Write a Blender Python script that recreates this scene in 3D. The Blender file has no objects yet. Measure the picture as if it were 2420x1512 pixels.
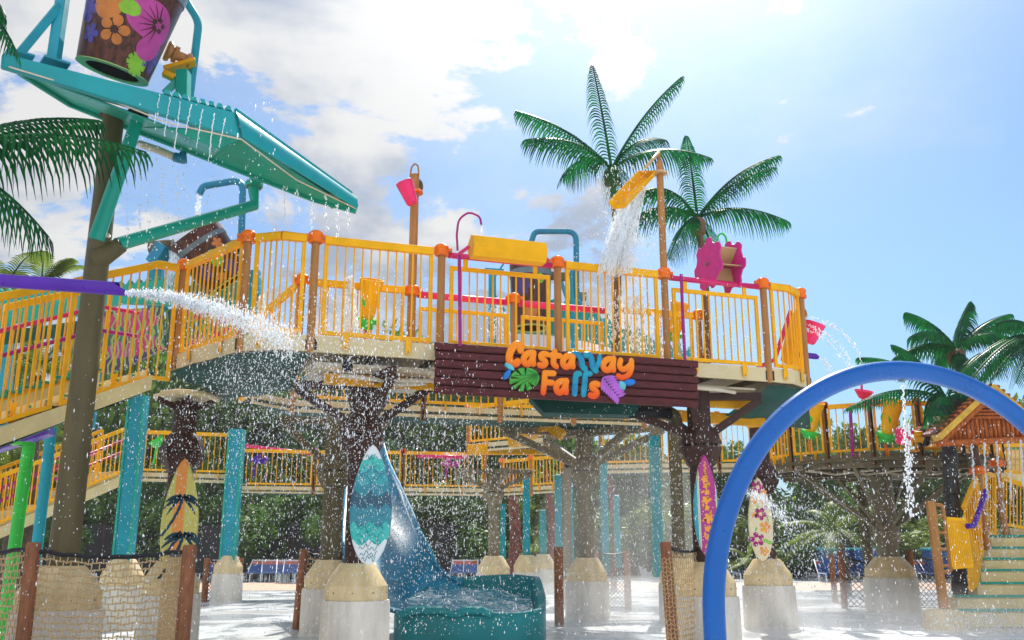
import bpy, math, random
from mathutils import Vector, Matrix
R=math.radians; PI=math.pi
random.seed(7)
rnd=random.Random(11)
sc=bpy.context.scene; col=sc.collection
# ---------------------------------------------------------------- camera
PITCH=math.atan(.248); F=2172.; CX=1209.5; CY=756.; EYE=1.55
cam=bpy.data.cameras.new('camera'); co=bpy.data.objects.new('camera',cam); col.objects.link(co)
cam.sensor_width=36; cam.lens=36*F/2419.; cam.clip_end=3000; cam.clip_start=.05
co.location=(0,0,EYE); co.rotation_euler=(PI/2+PITCH,0,0); sc.camera=co
# ---------------------------------------------------------------- light
COX,COY,CSC=9.9,12.4,2.0
SUN_EL=R(47); SUN_AZ=R(11)      # azimuth to the right of the view axis
sundir=Vector((math.sin(SUN_AZ)*math.cos(SUN_EL),math.cos(SUN_AZ)*math.cos(SUN_EL),math.sin(SUN_EL)))
L=bpy.data.lights.new('sun','SUN'); L.energy=4.6; L.angle=R(.5); L.color=(1,.95,.86)
lo=bpy.data.objects.new('sun',L); col.objects.link(lo); lo.rotation_euler=sundir.to_track_quat('Z','Y').to_euler()
w=bpy.data.worlds.new('World'); sc.world=w; w.use_nodes=True
nt=w.node_tree; N=nt.nodes; K=nt.links; N.clear()
def nd(nt,t,**kw):
    n=nt.nodes.new(t)
    for k,v in kw.items():
        if hasattr(n,k) and not k.startswith('i_'): setattr(n,k,v)
    return n
def mth(nt,op,a,b=None,c=None,clamp=False):
    n=nt.nodes.new('ShaderNodeMath'); n.operation=op; n.use_clamp=clamp
    for i,x in enumerate((a,b,c)):
        if x is None: continue
        if isinstance(x,(int,float)): n.inputs[i].default_value=x
        else: nt.links.new(x,n.inputs[i])
    return n.outputs[0]
def mixc(nt,f,a,b,mode='MIX'):
    n=nt.nodes.new('ShaderNodeMix'); n.data_type='RGBA'; n.blend_type=mode
    for s,x in ((n.inputs[0],f),(n.inputs[6],a),(n.inputs[7],b)):
        if isinstance(x,(int,float)): s.default_value=x
        elif isinstance(x,(tuple,list)): s.default_value=(*x[:3],1)
        else: nt.links.new(x,s)
    return n.outputs[2]
def smooth(nt,x,a,b,lo=0.,hi=1.):
    n=nt.nodes.new('ShaderNodeMapRange'); n.interpolation_type='SMOOTHSTEP'
    nt.links.new(x,n.inputs[0])
    for i,q in enumerate((a,b,lo,hi)): n.inputs[i+1].default_value=q
    return n.outputs[0]
SKYK=.09
sky=nd(nt,'ShaderNodeTexSky',sky_type='NISHITA',sun_disc=False,sun_elevation=SUN_EL,sun_rotation=SUN_AZ,air_density=1.0,dust_density=.4,ozone_density=2.2)
tc=nd(nt,'ShaderNodeTexCoord'); nrm=nd(nt,'ShaderNodeVectorMath',operation='NORMALIZE'); K.new(tc.outputs['Generated'],nrm.inputs[0]); sep=nd(nt,'ShaderNodeSeparateXYZ'); K.new(nrm.outputs[0],sep.inputs[0])
sx,sy,sz=sep.outputs
# clouds live on a flat layer overhead: divide by height so that they shrink towards the horizon
hz=mth(nt,'MAXIMUM',mth(nt,'ADD',sz,.30),.05)
cmb=nd(nt,'ShaderNodeCombineXYZ'); K.new(mth(nt,'DIVIDE',sx,hz),cmb.inputs[0]); K.new(mth(nt,'DIVIDE',sy,hz),cmb.inputs[1])
def noise(nt,vec,scale,detail=6,rough=.55,dist=0.,off=None):
    n=nt.nodes.new('ShaderNodeTexNoise'); n.inputs['Scale'].default_value=scale; n.inputs['Detail'].default_value=detail
    n.inputs['Roughness'].default_value=rough; n.inputs['Distortion'].default_value=dist
    if off is not None:
        m=nt.nodes.new('ShaderNodeVectorMath'); m.operation='ADD'; m.inputs[1].default_value=off
        nt.links.new(vec,m.inputs[0]); vec=m.outputs[0]
    if vec is not None: nt.links.new(vec,n.inputs['Vector'])
    return n.outputs['Fac']
OFF=(COX,COY,0)
n1=noise(nt,cmb.outputs[0],CSC,12,.63,.35,OFF)
nf=noise(nt,cmb.outputs[0],8.5,6,.6,.4,(4.2,1.1,0))
n2=noise(nt,cmb.outputs[0],CSC,6,.55,.2,(COX+.05,COY+.16,0))     # same field seen a little nearer the sun: thickness behind
# cloud bank to the left of the sun, clear air on the right
side=mth(nt,'DIVIDE',sx,mth(nt,'ADD',mth(nt,'ABSOLUTE',sy),.2))
left=smooth(nt,side,.03,.20,.068,-.13)
cov=mth(nt,'ADD',mth(nt,'ADD',mth(nt,'ADD',n1,mth(nt,'MULTIPLY',mth(nt,'SUBTRACT',nf,.5),.20)),left),smooth(nt,sz,.12,.42,-.05,.05))
mask=smooth(nt,cov,.515,.575)
veil=smooth(nt,cov,.38,.54,0,.16)
thick=smooth(nt,mth(nt,'ADD',n2,left),.47,.62)
ccol=mixc(nt,thick,(1.06,1.06,1.06),(.50,.59,.76))
cs=nd(nt,'ShaderNodeVectorMath',operation='SCALE'); K.new(ccol,cs.inputs[0]); K.new(smooth(nt,sy,.15,-.45,.56/SKYK,1.25/SKYK),cs.inputs['Scale'])   # unseen clouds behind the camera, brightened as added front fill
t0=mixc(nt,1.,sky.outputs[0],(.86,1.03,1.14),'MULTIPLY')
tint=mixc(nt,smooth(nt,sz,.0,.30,1.,0.),t0,mixc(nt,1.,t0,(.60,.64,.72),'MULTIPLY'))
# milky brightening of the air around the sun
dt=nd(nt,'ShaderNodeVectorMath',operation='DOT_PRODUCT'); K.new(nrm.outputs[0],dt.inputs[0]); dt.inputs[1].default_value=sundir
aur=mth(nt,'POWER',mth(nt,'MAXIMUM',dt.outputs['Value'],0.),22.)
gl=nd(nt,'ShaderNodeVectorMath',operation='SCALE'); gl.inputs[0].default_value=(.95,1.,1.04); K.new(mth(nt,'MULTIPLY',aur,.75/SKYK),gl.inputs['Scale'])
def vadd(a,b):
    n=nd(nt,'ShaderNodeVectorMath',operation='ADD'); K.new(a,n.inputs[0]); K.new(b,n.inputs[1]); return n.outputs[0]
air=vadd(tint,gl.outputs[0])
skc=mixc(nt,mth(nt,'MAXIMUM',mth(nt,'MAXIMUM',mask,smooth(nt,sy,.0,-.4,0.,.55)),veil),air,vadd(cs.outputs[0],gl.outputs[0]))  # extra cloud cover behind the camera, added for fill light
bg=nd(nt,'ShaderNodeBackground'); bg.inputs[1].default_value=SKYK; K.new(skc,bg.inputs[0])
out=nd(nt,'ShaderNodeOutputWorld'); K.new(bg.outputs[0],out.inputs[0])
sc.view_settings.view_transform='Standard'; sc.view_settings.look='None'; sc.view_settings.gamma=1; sc.view_settings.exposure=.45
sc.render.film_transparent=False
try:
    sc.cycles.max_bounces=8; sc.cycles.volume_bounces=2; sc.cycles.diffuse_bounces=4; sc.cycles.transmission_bounces=6; sc.cycles.transparent_max_bounces=12
except Exception: pass
# ---------------------------------------------------------------- helpers
def W(u,v,Y):
    yc=CY-v; c,s=math.cos(PITCH),math.sin(PITCH)
    dy=F*c-yc*s; dz=F*s+yc*c
    return Vector(((u-CX)*Y/dy,Y,EYE+Y*dz/dy))
def lin(c): c/=255.; return c/12.92 if c<=.04045 else ((c+.055)/1.055)**2.4
def S(r,g,b): return (lin(r),lin(g),lin(b))
ORG={}
class MB:
    def __init__(s): s.v=[];s.f=[];s.sm=[]
    def add(s,vs,fs,sm=False):
        o=len(s.v); s.v+= [Vector(p) for p in vs]; s.f+=[tuple(i+o for i in f) for f in fs]; s.sm+=[sm]*len(fs); return s
    def box(s,c,d,rz=0,M=None):
        c=Vector(c); x,y,z=[q/2 for q in d]
        vs=[Vector((i*x,j*y,k*z)) for k in(-1,1) for j in(-1,1) for i in(-1,1)]
        if M is None: M=Matrix.Rotation(rz,3,'Z')
        return s.add([c+M@q for q in vs],[(0,2,3,1),(4,5,7,6),(0,1,5,4),(2,6,7,3),(0,4,6,2),(1,3,7,5)])
    def beam(s,a,b,w,h,up=(0,0,1)):
        a=Vector(a);b=Vector(b);t=(b-a).normalized();up=Vector(up)
        if abs(t.dot(up))>.98: up=Vector((0,1,0))
        x=t.cross(up).normalized();z=x.cross(t).normalized()
        vs=[p+x*(i*w/2)+z*(j*h/2) for p in(a,b) for j in(-1,1) for i in(-1,1)]
        return s.add(vs,[(0,1,3,2),(4,6,7,5),(0,4,5,1),(2,3,7,6),(0,2,6,4),(1,5,7,3)])
    def tube(s,pts,r,n=10,caps=True,flat=None):
        pts=[Vector(p) for p in pts]; m=len(pts); rr=r if isinstance(r,(list,tuple)) else [r]*m
        vs=[];up=None
        for i,p in enumerate(pts):
            t=(pts[min(i+1,m-1)]-pts[max(i-1,0)])
            t=t.normalized() if t.length>1e-9 else Vector((0,0,1))
            if up is None: up=Vector((0,0,1)) if abs(t.z)<.9 else Vector((0,1,0))
            x=t.cross(up)
            if x.length<1e-6: x=t.orthogonal()
            x.normalize(); y=x.cross(t).normalized(); up=y
            for k in range(n):
                a=2*PI*k/n; vs.append(p+x*(math.cos(a)*rr[i])+y*(math.sin(a)*rr[i]))
        fs=[(i*n+k,i*n+(k+1)%n,(i+1)*n+(k+1)%n,(i+1)*n+k) for i in range(m-1) for k in range(n)]
        s.add(vs,fs,True)
        if caps:
            s.add(vs[:n],[tuple(range(n))[::-1]]); s.add(vs[-n:],[tuple(range(n))])
        return s
    def lathe(s,prof,c,n=28,axis=(0,0,1),sharp=True,phase=0.):
        c=Vector(c);q=Vector(axis).normalized().to_track_quat('Z','Y').to_matrix()
        def ring(r,z): return [c+q@Vector((r*math.cos(2*PI*k/n+phase),r*math.sin(2*PI*k/n+phase),z)) for k in range(n)]
        for (r0,z0),(r1,z1) in zip(prof[:-1],prof[1:]):
            if r0<1e-6 and r1<1e-6: continue
            s.add(ring(r0,z0)+ring(r1,z1),[(k,(k+1)%n,n+(k+1)%n,n+k) for k in range(n)],True)
        return s
    def prism(s,poly,d):
        poly=[Vector(p) for p in poly];d=Vector(d);n=len(poly)
        fs=[tuple(range(n))[::-1],tuple(range(n,2*n))]+[(i,(i+1)%n,n+(i+1)%n,n+i) for i in range(n)]
        return s.add(poly+[p+d for p in poly],fs)
    def build(s,name,mat,parent=None,loc=None,bevel=0,recalc=True):
        if loc is None: loc=ORG.get(parent.name,Vector()) if parent else Vector()
        loc=Vector(loc)
        me=bpy.data.meshes.new(name); me.from_pydata([p-loc for p in s.v],[],s.f)
        me.polygons.foreach_set('use_smooth',s.sm)
        me.materials.append(mat); me.validate()
        if recalc:
            import bmesh
            bm=bmesh.new(); bm.from_mesh(me); bmesh.ops.remove_doubles(bm,verts=bm.verts,dist=1e-5) if len(bm.verts)<30000 else None
            bmesh.ops.recalc_face_normals(bm,faces=bm.faces)
            for e in bm.edges:
                if len(e.link_faces)==2 and e.calc_face_angle(0)>R(24): e.smooth=False
            bm.to_mesh(me); bm.free()
        me.update()
        o=bpy.data.objects.new(name,me); col.objects.link(o)
        if parent: o.parent=parent; ORG[o.name]=loc
        else: o.location=loc; ORG[o.name]=loc
        if bevel:
            b=o.modifiers.new('b','BEVEL'); b.width=bevel; b.segments=2; b.limit_method='ANGLE'; b.harden_normals=False
        return o
def tag(o,label,cat,group=None,kind=None):
    o['label']=label; o['category']=cat
    if group: o['group']=group
    if kind: o['kind']=kind
    return o
def thing(name,label,cat,loc,group=None):
    o=bpy.data.objects.new(name,None); col.objects.link(o); o.location=loc; o.empty_display_size=.2
    ORG[o.name]=Vector(loc); return tag(o,label,cat,group)
def struct(o): o['kind']='structure'; return o
def kids(o): return [c for c in bpy.data.objects if c.parent==o]
def copy_tree(o,loc=None,rz=None,label=None,parent=None,sc_=None):
    ch=kids(o); c=o.copy(); col.objects.link(c); c.parent=parent
    if loc is not None: c.location=loc
    if rz is not None: c.rotation_euler=(0,0,rz)
    if sc_: c.scale=sc_ if isinstance(sc_,tuple) else (sc_,)*3
    if label: c['label']=label
    for k in ch: copy_tree(k,parent=c)
    return c
def mat(name,c,rough=.4,var=.12,scale=6.,bump=.0,bscale=40.,metal=0.,c2=None,trans=0.,spec=.28,coat=0.,stretch=None,emit=None):
    m=bpy.data.materials.new(name); m.use_nodes=True; t=m.node_tree; p=t.nodes['Principled BSDF']
    tcn=t.nodes.new('ShaderNodeTexCoord'); vec=tcn.outputs['Object']
    if stretch:
        mp=t.nodes.new('ShaderNodeMapping'); mp.inputs['Scale'].default_value=stretch; t.links.new(vec,mp.inputs[0]); vec=mp.outputs[0]
    f=noise(t,vec,scale,5,.6)
    f=smooth(t,f,.3,.7)
    a=tuple(max(0,x*(1-var)) for x in c); b=c2 or tuple(min(1,x*(1+var)) for x in c)
    bc=mixc(t,f,a,b); t.links.new(bc,p.inputs['Base Color'])
    p.inputs['Roughness'].default_value=rough; p.inputs['Metallic'].default_value=metal; p.inputs['Specular IOR Level'].default_value=spec
    rr=t.nodes.new('ShaderNodeMapRange'); t.links.new(noise(t,vec,scale*2.3,3,.5),rr.inputs[0]); rr.inputs[3].default_value=max(.03,rough-.12); rr.inputs[4].default_value=rough+.12
    t.links.new(rr.outputs[0],p.inputs['Roughness'])
    if coat: p.inputs['Coat Weight'].default_value=coat*.45; p.inputs['Coat Roughness'].default_value=.12
    if bump:
        bn=t.nodes.new('ShaderNodeBump'); bn.inputs['Strength'].default_value=bump; bn.inputs['Distance'].default_value=.01
        t.links.new(noise(t,vec,bscale,4,.6),bn.inputs['Height']); t.links.new(bn.outputs[0],p.inputs['Normal'])
    if trans:
        tr=t.nodes.new('ShaderNodeBsdfTranslucent'); t.links.new(bc,tr.inputs[0])
        mx=t.nodes.new('ShaderNodeMixShader'); mx.inputs[0].default_value=trans
        o=t.nodes['Material Output']; t.links.new(p.outputs[0],mx.inputs[1]); t.links.new(tr.outputs[0],mx.inputs[2]); t.links.new(mx.outputs[0],o.inputs[0])
    return m
M={}
M['yellow']=mat('yellow_paint',(.86,.41,.003),.42,.10,3,.05,60,spec=.16)
M['gold']=mat('gold_paint',(.74,.34,.003),.42,.12,3,.05,60,spec=.16)
M['clamp']=mat('orange_clamp',(.88,.17,.003),.4,.1,8)
M['post']=mat('tan_post',(.40,.175,.045),.42,.16,3,.08,60,stretch=(4,4,.6))
M['beige']=mat('beige_fascia',(.64,.52,.29),.45,.06,2,.06,30)
M['cream']=mat('cream_step',(.70,.56,.27),.5,.10,2.5,.06,30)
M['pedlow']=mat('pedestal_concrete',(.64,.59,.51),.5,.15,2.2,.15,25,stretch=(2.5,2.5,.5))
M['pedtop']=mat('pedestal_tan',(.66,.51,.28),.45,.13,2.2,.12,25,stretch=(2.5,2.5,.6))
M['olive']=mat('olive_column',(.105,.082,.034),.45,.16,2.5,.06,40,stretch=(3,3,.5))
M['brown']=mat('dark_brown_steel',(.048,.018,.012),.5,.3,3,.08,40)
M['membrane']=mat('dark_green_membrane',(.010,.065,.052),.6,.3,1.3,.25,8,spec=.12)
M['teal']=mat('teal_paint',(.003,.30,.32),.33,.08,2,.03,40,coat=.3)
M['tealg']=mat('sea_green_paint',(.004,.33,.24),.33,.08,2,.03,40,coat=.3)
M['tealcol']=mat('teal_column',(.008,.26,.33),.38,.12,2)
M['bluepipe']=mat('blue_pipe',(.01,.19,.30),.3,.1,4)
M['magenta']=mat('magenta_paint',(.62,.015,.13),.32,.1,4,coat=.3)
M['pink']=mat('hot_pink',(.85,.02,.14),.32,.08,4,coat=.3)
M['wheelp']=mat('pink_wheel',(.70,.03,.27),.38,.08,5,trans=.15)
M['purple']=mat('purple_pipe',(.075,.010,.30),.3,.15,3,coat=.2)
M['plum']=mat('plum_pipe',(.34,.012,.19),.32,.1,4)
M['blue']=mat('blue_arch',(.001,.10,.39),.3,.06,1.5,.02,30,coat=.2,spec=.3)
M['green']=mat('green_plastic',(.03,.50,.05),.3,.1,4,coat=.3)
M['signwood']=mat('sign_plank',(.085,.013,.014),.6,.35,3.5,.35,26,stretch=(.5,6,6))
M['tan']=mat('tan_paddle',(.55,.36,.17),.45,.1,4)
M['bolt']=mat('bolt_steel',(.22,.20,.18),.4,.1,20,metal=.7)
M['black']=mat('black_rubber',(.012,.012,.014),.5,.2,8)
M['pvc']=mat('pvc_pipe',(.62,.54,.40),.35,.08,5)
M['netpost']=mat('net_post_wood',(.25,.095,.04),.65,.3,7,.5,40,stretch=(3,3,.8))
M['nettan']=mat('tan_rope',(.56,.38,.19),.8,.15,20)
M['netblk']=mat('black_rope',(.03,.026,.022),.8,.15,20)
M['frond']=mat('palm_plastic',(.004,.12,.06),.4,.5,2.2,c2=(.010,.22,.04),trans=.5,spec=.1)
M['frond2']=mat('palm_plastic_deep',(.004,.09,.05),.34,.5,2.2,c2=(.012,.18,.035),trans=.42,spec=.08)
M['ptrunk']=mat('brown_palm_pole',(.16,.075,.045),.5,.25,5,.2,30)
M['pblack']=mat('black_palm_trunk',(.035,.032,.032),.5,.4,5,.5,20)
M['slide']=mat('blue_slide',(.003,.20,.34),.30,.25,1.2,coat=.3)
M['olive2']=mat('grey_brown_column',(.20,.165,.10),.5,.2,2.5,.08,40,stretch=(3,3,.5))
M['slidet']=mat('teal_slide_basin',(.004,.19,.21),.38,.15,1.5)
M['nosing']=mat('green_nosing',(.015,.30,.22),.5,.1,6)
M['leaf1']=mat('tree_leaf',(.10,.21,.022),.5,.4,1.5,c2=(.19,.36,.05),trans=.5)
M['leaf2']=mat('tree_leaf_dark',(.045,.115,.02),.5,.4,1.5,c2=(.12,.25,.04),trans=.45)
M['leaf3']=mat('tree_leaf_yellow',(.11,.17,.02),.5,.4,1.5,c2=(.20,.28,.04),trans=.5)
M['bark']=mat('bark',(.10,.07,.05),.8,.3,5,.5,20)
def water_mat():
    m=bpy.data.materials.new('falling_water'); m.use_nodes=True; t=m.node_tree; p=t.nodes['Principled BSDF']
    p.inputs['Base Color'].default_value=(1,1,1,1); p.inputs['Roughness'].default_value=.12
    tr=t.nodes.new('ShaderNodeBsdfTranslucent'); tr.inputs[0].default_value=(.95,.98,1,1)
    mx=t.nodes.new('ShaderNodeMixShader'); mx.inputs[0].default_value=.55
    o=t.nodes['Material Output']; t.links.new(p.outputs[0],mx.inputs[1]); t.links.new(tr.outputs[0],mx.inputs[2]); t.links.new(mx.outputs[0],o.inputs[0])
    return m
M['water']=water_mat()
def sheet_mat(lo_t=.36,hi_t=.56):
    m=bpy.data.materials.new('thin_water_sheet'); m.use_nodes=True; t=m.node_tree; p=t.nodes['Principled BSDF']
    p.inputs['Base Color'].default_value=(.9,.95,1,1); p.inputs['Roughness'].default_value=.08
    tcn=t.nodes.new('ShaderNodeTexCoord'); mp=t.nodes.new('ShaderNodeMapping'); mp.inputs['Scale'].default_value=(26,26,3.2); t.links.new(tcn.outputs['Object'],mp.inputs[0])
    f=noise(t,mp.outputs[0],1.2,6,.65,.6)
    tr=t.nodes.new('ShaderNodeBsdfTranslucent'); tr.inputs[0].default_value=(.9,.96,1,1)
    mx=t.nodes.new('ShaderNodeMixShader'); mx.inputs[0].default_value=.5; t.links.new(p.outputs[0],mx.inputs[1]); t.links.new(tr.outputs[0],mx.inputs[2])
    tp=t.nodes.new('ShaderNodeBsdfTransparent'); m2=t.nodes.new('ShaderNodeMixShader'); t.links.new(smooth(t,f,lo_t,hi_t),m2.inputs[0])
    o=t.nodes['Material Output']; t.links.new(tp.outputs[0],m2.inputs[1]); t.links.new(mx.outputs[0],m2.inputs[2]); t.links.new(m2.outputs[0],o.inputs[0])
    bn=t.nodes.new('ShaderNodeBump'); bn.inputs['Strength'].default_value=.9; bn.inputs['Distance'].default_value=.03; t.links.new(f,bn.inputs['Height']); t.links.new(bn.outputs[0],p.inputs['Normal'])
    return m
M['sheet']=sheet_mat(); M['clear']=sheet_mat(.50,.74)
def ground_mat():
    m=bpy.data.materials.new('wet_concrete'); m.use_nodes=True; t=m.node_tree; p=t.nodes['Principled BSDF']
    tcn=t.nodes.new('ShaderNodeTexCoord'); v=tcn.outputs['Object']
    a=noise(t,v,.35,6,.6,.3); b=noise(t,v,3,6,.65); c=noise(t,v,22,4,.7)
    col_=mixc(t,smooth(t,a,.35,.65),(.70,.70,.69),(.55,.59,.62))
    col_=mixc(t,smooth(t,b,.45,.75),col_,(.82,.83,.84))
    pud=smooth(t,noise(t,v,.55,4,.5,.8,(5.1,2.2,0)),.52,.58)
    sp=t.nodes.new('ShaderNodeSeparateXYZ'); t.links.new(v,sp.inputs[0])
    j=None
    for k_ in (0,1):
        fr=mth(t,'ABSOLUTE',mth(t,'SUBTRACT',mth(t,'FRACT',mth(t,'MULTIPLY',sp.outputs[k_],.27)),.5)); l_=smooth(t,fr,.004,.0015); j=l_ if j is None else mth(t,'MAXIMUM',j,l_)
    col_=mixc(t,mth(t,'MULTIPLY',pud,.55),col_,(.34,.40,.45)); col_=mixc(t,mth(t,'MULTIPLY',j,.6),col_,(.25,.25,.25))
    t.links.new(col_,p.inputs['Base Color'])
    t.links.new(mth(t,'MULTIPLY',smooth(t,a,.35,.65,.12,.38),mth(t,'SUBTRACT',1.0,mth(t,'MULTIPLY',pud,.8))),p.inputs['Roughness'])
    bn=t.nodes.new('ShaderNodeBump'); bn.inputs['Strength'].default_value=.55; bn.inputs['Distance'].default_value=.02
    t.links.new(mth(t,'ADD',c,mth(t,'MULTIPLY',b,1.5)),bn.inputs['Height']); t.links.new(bn.outputs[0],p.inputs['Normal'])
    return m
# ---------------------------------------------------------------- ground
g=MB(); g.add([(-400,-60,0),(400,-60,0),(400,900,0),(-400,900,0)],[(0,1,2,3)])
struct(g.build('splash_pad_ground',ground_mat()))
g=MB(); g.add([(-60,36,.006),(60,36,.006),(60,44,.006),(-60,44,.006)],[(0,1,2,3)])
struct(g.build('brick_path',mat('pink_pavers',(.55,.36,.26),.6,.2,3,.2,20)))
HAZE=.0004
# ---------------------------------------------------------------- deck frame of reference
A1=R(18.7); E1=Vector((math.cos(A1),math.sin(A1),0)); E2=Vector((-math.sin(A1),math.cos(A1),0))
P2=Vector((-2.83,12.6,0))
def D(s,t=0,z=0): return P2+E1*s+E2*t+Vector((0,0,z))
ZF0,ZF1=4.22,4.45; PS=1.87
post={0:Vector((-5.20,13.95,0)),1:Vector((-3.80,12.58,0)),2:D(0),3:D(PS),4:D(2*PS),5:D(3*PS),6:D(4*PS),7:Vector((5.08,15.62,0))}
def clamp_mb(c,r=.095,s=1.0,ang=0.):
    m=MB(); c=Vector(c)
    m.lathe([(0,.085),(r*.55,.083),(r*.9,.065),(r*1.0,.05),(r*1.12,.045),(r*1.12,.01),(r,-.0),(r,-.05),(r*1.14,-.055),(r*1.14,-.10),(r*.7,-.105)],c,20)
    for a in (ang,ang+PI):
        d=Vector((math.cos(a),math.sin(a),0))
        m.box(c+d*(r*1.3)+Vector((0,0,-.03)),(r*.8,.045,.11),a)
    return m
def bolts_mb(c,r,ang,n=2,z=-.03,s=.016):
    m=MB()
    for i in range(n):
        a=ang+i*2*PI/n; d=Vector((math.cos(a),math.sin(a),0)); q=Vector((-d.y,d.x,0))
        m.lathe([(0,.035),(s,.035),(s,-.035),(0,-.035)],Vector(c)+d*r*1.35+Vector((0,0,z)),8,axis=q)
    return m
def guard_post(p,z0,z1,label,clampz=None,r=.058,ang=A1,grp='tan posts of the raised walkway',foot=True):
    t=thing('guard_post',label,'post',(p.x,p.y,z0),grp)
    m=MB(); m.lathe([(0,z0),(r*.6,z0),(r,z0+.06),(r,z1),(0,z1+.01)],(p.x,p.y,0),18); m.build('post_shaft',M['post'],t)
    cz=clampz if clampz else z1
    q=(p.x,p.y,cz); clamp_mb(q,r*1.62,ang=ang).build('clamp',M['clamp'],t,bevel=.006)
    bolts_mb(q,r*1.62,ang).build('bolt',M['bolt'],t)
    if foot:
        m=MB(); m.box((p.x,p.y+.03,z0+.12),(.16,.10,.16),ang); m.build('foot_bracket',M['black'],t)
    return t
def seg_pts(pts,inset):
    pts=[Vector(p) for p in pts]
    a=(pts[1]-pts[0]).normalized(); b=(pts[-2]-pts[-1]).normalized()
    pts[0]=pts[0]+a*inset; pts[-1]=pts[-1]+b*inset; return pts
def along(pts,d):
    for a,b in zip(pts[:-1],pts[1:]):
        l=(b-a).length
        if d<=l or b is pts[-1]: return a+(b-a)*(d/l),(b-a).normalized()
        d-=l
def rail_panel(pts,label,kind='full',h0=.02,h1=1.49,n=None,inset=.13,mt='yellow',tabs=2,grp='yellow guard railings of the raised walkway',indiv=True,drop=.0):
    """pts: walkway-edge polyline (z = top of the fascia)"""
    Q=seg_pts(pts,inset); Lh=sum((b-a).length for a,b in zip(Q[:-1],Q[1:]))
    t=thing('guard_railing',label,'railing',Q[0],grp); U=Vector((0,0,1))
    th=.125 if kind=='full' else .065
    m=MB()
    for a,b in zip(Q[:-1],Q[1:]):
        if kind=='full':
            d=(b-a).normalized(); nrm=Vector((d.y,-d.x,0)).normalized()
            sec=[(-.045,-.125),(-.052,-.03),(-.035,-.006),(0,0),(.035,-.006),(.052,-.03),(.045,-.125)]
            pa=[a+U*(h1+z)+nrm*x for x,z in sec]; m.prism(pa,b-a)
        else: m.beam(a+U*(h1-.03),b+U*(h1-.03),.05,.065)
    m.build('top_rail',M[mt],t,bevel=.006)
    m=MB()
    for a,b in zip(Q[:-1],Q[1:]): m.beam(a+U*(h0+.03),b+U*(h0+.03),.05,.06)
    m.build('bottom_rail',M[mt],t,bevel=.006)
    for p,d in ((Q[0],(Q[1]-Q[0]).normalized()),(Q[-1],(Q[-2]-Q[-1]).normalized())):
        m=MB(); m.beam(p+d*.03+U*(h0+.001),p+d*.03+U*(h1-th+.02),.046,.058,up=d); m.build('stile',M[mt],t,bevel=.006)
    n=n or max(2,round((Lh-.1)/.135)-1)
    allm=MB()
    for i in range(n):
        p,d=along(Q,.06+(Lh-.12)*(i+1)/(n+1)); m=MB() if indiv else allm
        m.beam(p+U*(h0+.055),p+U*(h1-th+.01),.02,.022,up=d)
        if indiv: m.build('baluster',M[mt],t,recalc=False)
    if not indiv: allm.build('baluster_row',M[mt],t,recalc=False)
    for i in range(tabs):
        p,d=along(Q,Lh*(.22 if i==0 else .78) if tabs>1 else Lh*.5); nr=Vector((d.y,-d.x,0)).normalized()
        if nr.y>0 and d.z==0: nr=-nr
        o=p+nr*.055; dd=Vector((d.x,d.y,0)).normalized()
        poly=[o+dd*x+U*z for x,z in [(-.06,h0+.03),(.06,h0+.03),(.04,h0-.02),(.04,-.15),(.028,-.182),(0,-.195),(-.028,-.182),(-.04,-.15),(-.04,h0-.02)]]
        m=MB(); m.prism(poly,-nr*.02); b=m.build('bracket',M[mt],t,bevel=.004)
        m=MB(); m.lathe([(0,.012),(.013,.01),(.013,0)],o+nr*.001+U*-.155,8,axis=nr); m.build('bolt',M['bolt'],b)
    return t
# posts of the front row
names={0:'tan post at the left corner where the yellow stair railing starts, orange clamp on top',1:'tan clamp post at the left end of the humped railing, beside the dark bucket',
2:'tan clamp post between the humped railing and the first long railing',3:'tan post with orange clamp at the left end of the castaway sign',
4:'tan post with orange clamp rising behind the sign right of the yellow spill trough',5:'tallest tan post of the front row carrying the tilted yellow spout over the waterfall',
6:'tan post with orange clamp right of the pink paddle wheel',7:'tan post with orange clamp at the far right corner of the raised walkway'}
for k,p in post.items():
    if k==5: continue
    guard_post(p,4.20,5.92,names[k],ang={0:R(135),1:R(190),7:R(45)}.get(k,A1))
b12=Vector((-3.28,12.44,0)); b67=Vector((4.74,15.2,0)); Z1=Vector((0,0,ZF1))
rail_panel([post[0]+Z1,post[1]+Z1],'yellow railing sloping up to the right in front of the dark tipping bucket')
rail_panel([post[1]+Z1,b12+Z1,post[2]+Z1],'short humped yellow railing bent around the walkway corner above the dark green membrane',n=6)
rail_panel([post[2]+Z1,post[3]+Z1],'long thick-topped yellow railing left of the sign, two bracket tabs over the beige edge',n=11)
rail_panel([post[3]+Z1,post[4]+Z1],'square-framed yellow railing under the magenta pipe and yellow spill trough','low',h1=1.22,n=11)
rail_panel([post[4]+Z1,post[5]+Z1],'thick-topped yellow railing above the right half of the sign, in front of the waterfall',n=11)
rail_panel([post[5]+Z1,post[6]+Z1],'square-framed yellow railing below the pink paddle wheel','low',h1=1.22,n=11)
rail_panel([post[6]+Z1,b67+Z1,post[7]+Z1],'short bent yellow railing at the right corner of the raised walkway',n=5)
p8=Vector((6.05,18.6,0)); p8b=Vector((5.5,17.2,0))
rail_panel([post[7]+Z1,p8+Z1],'yellow railing seen edge-on running back from the far right corner post',tabs=1)
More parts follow.
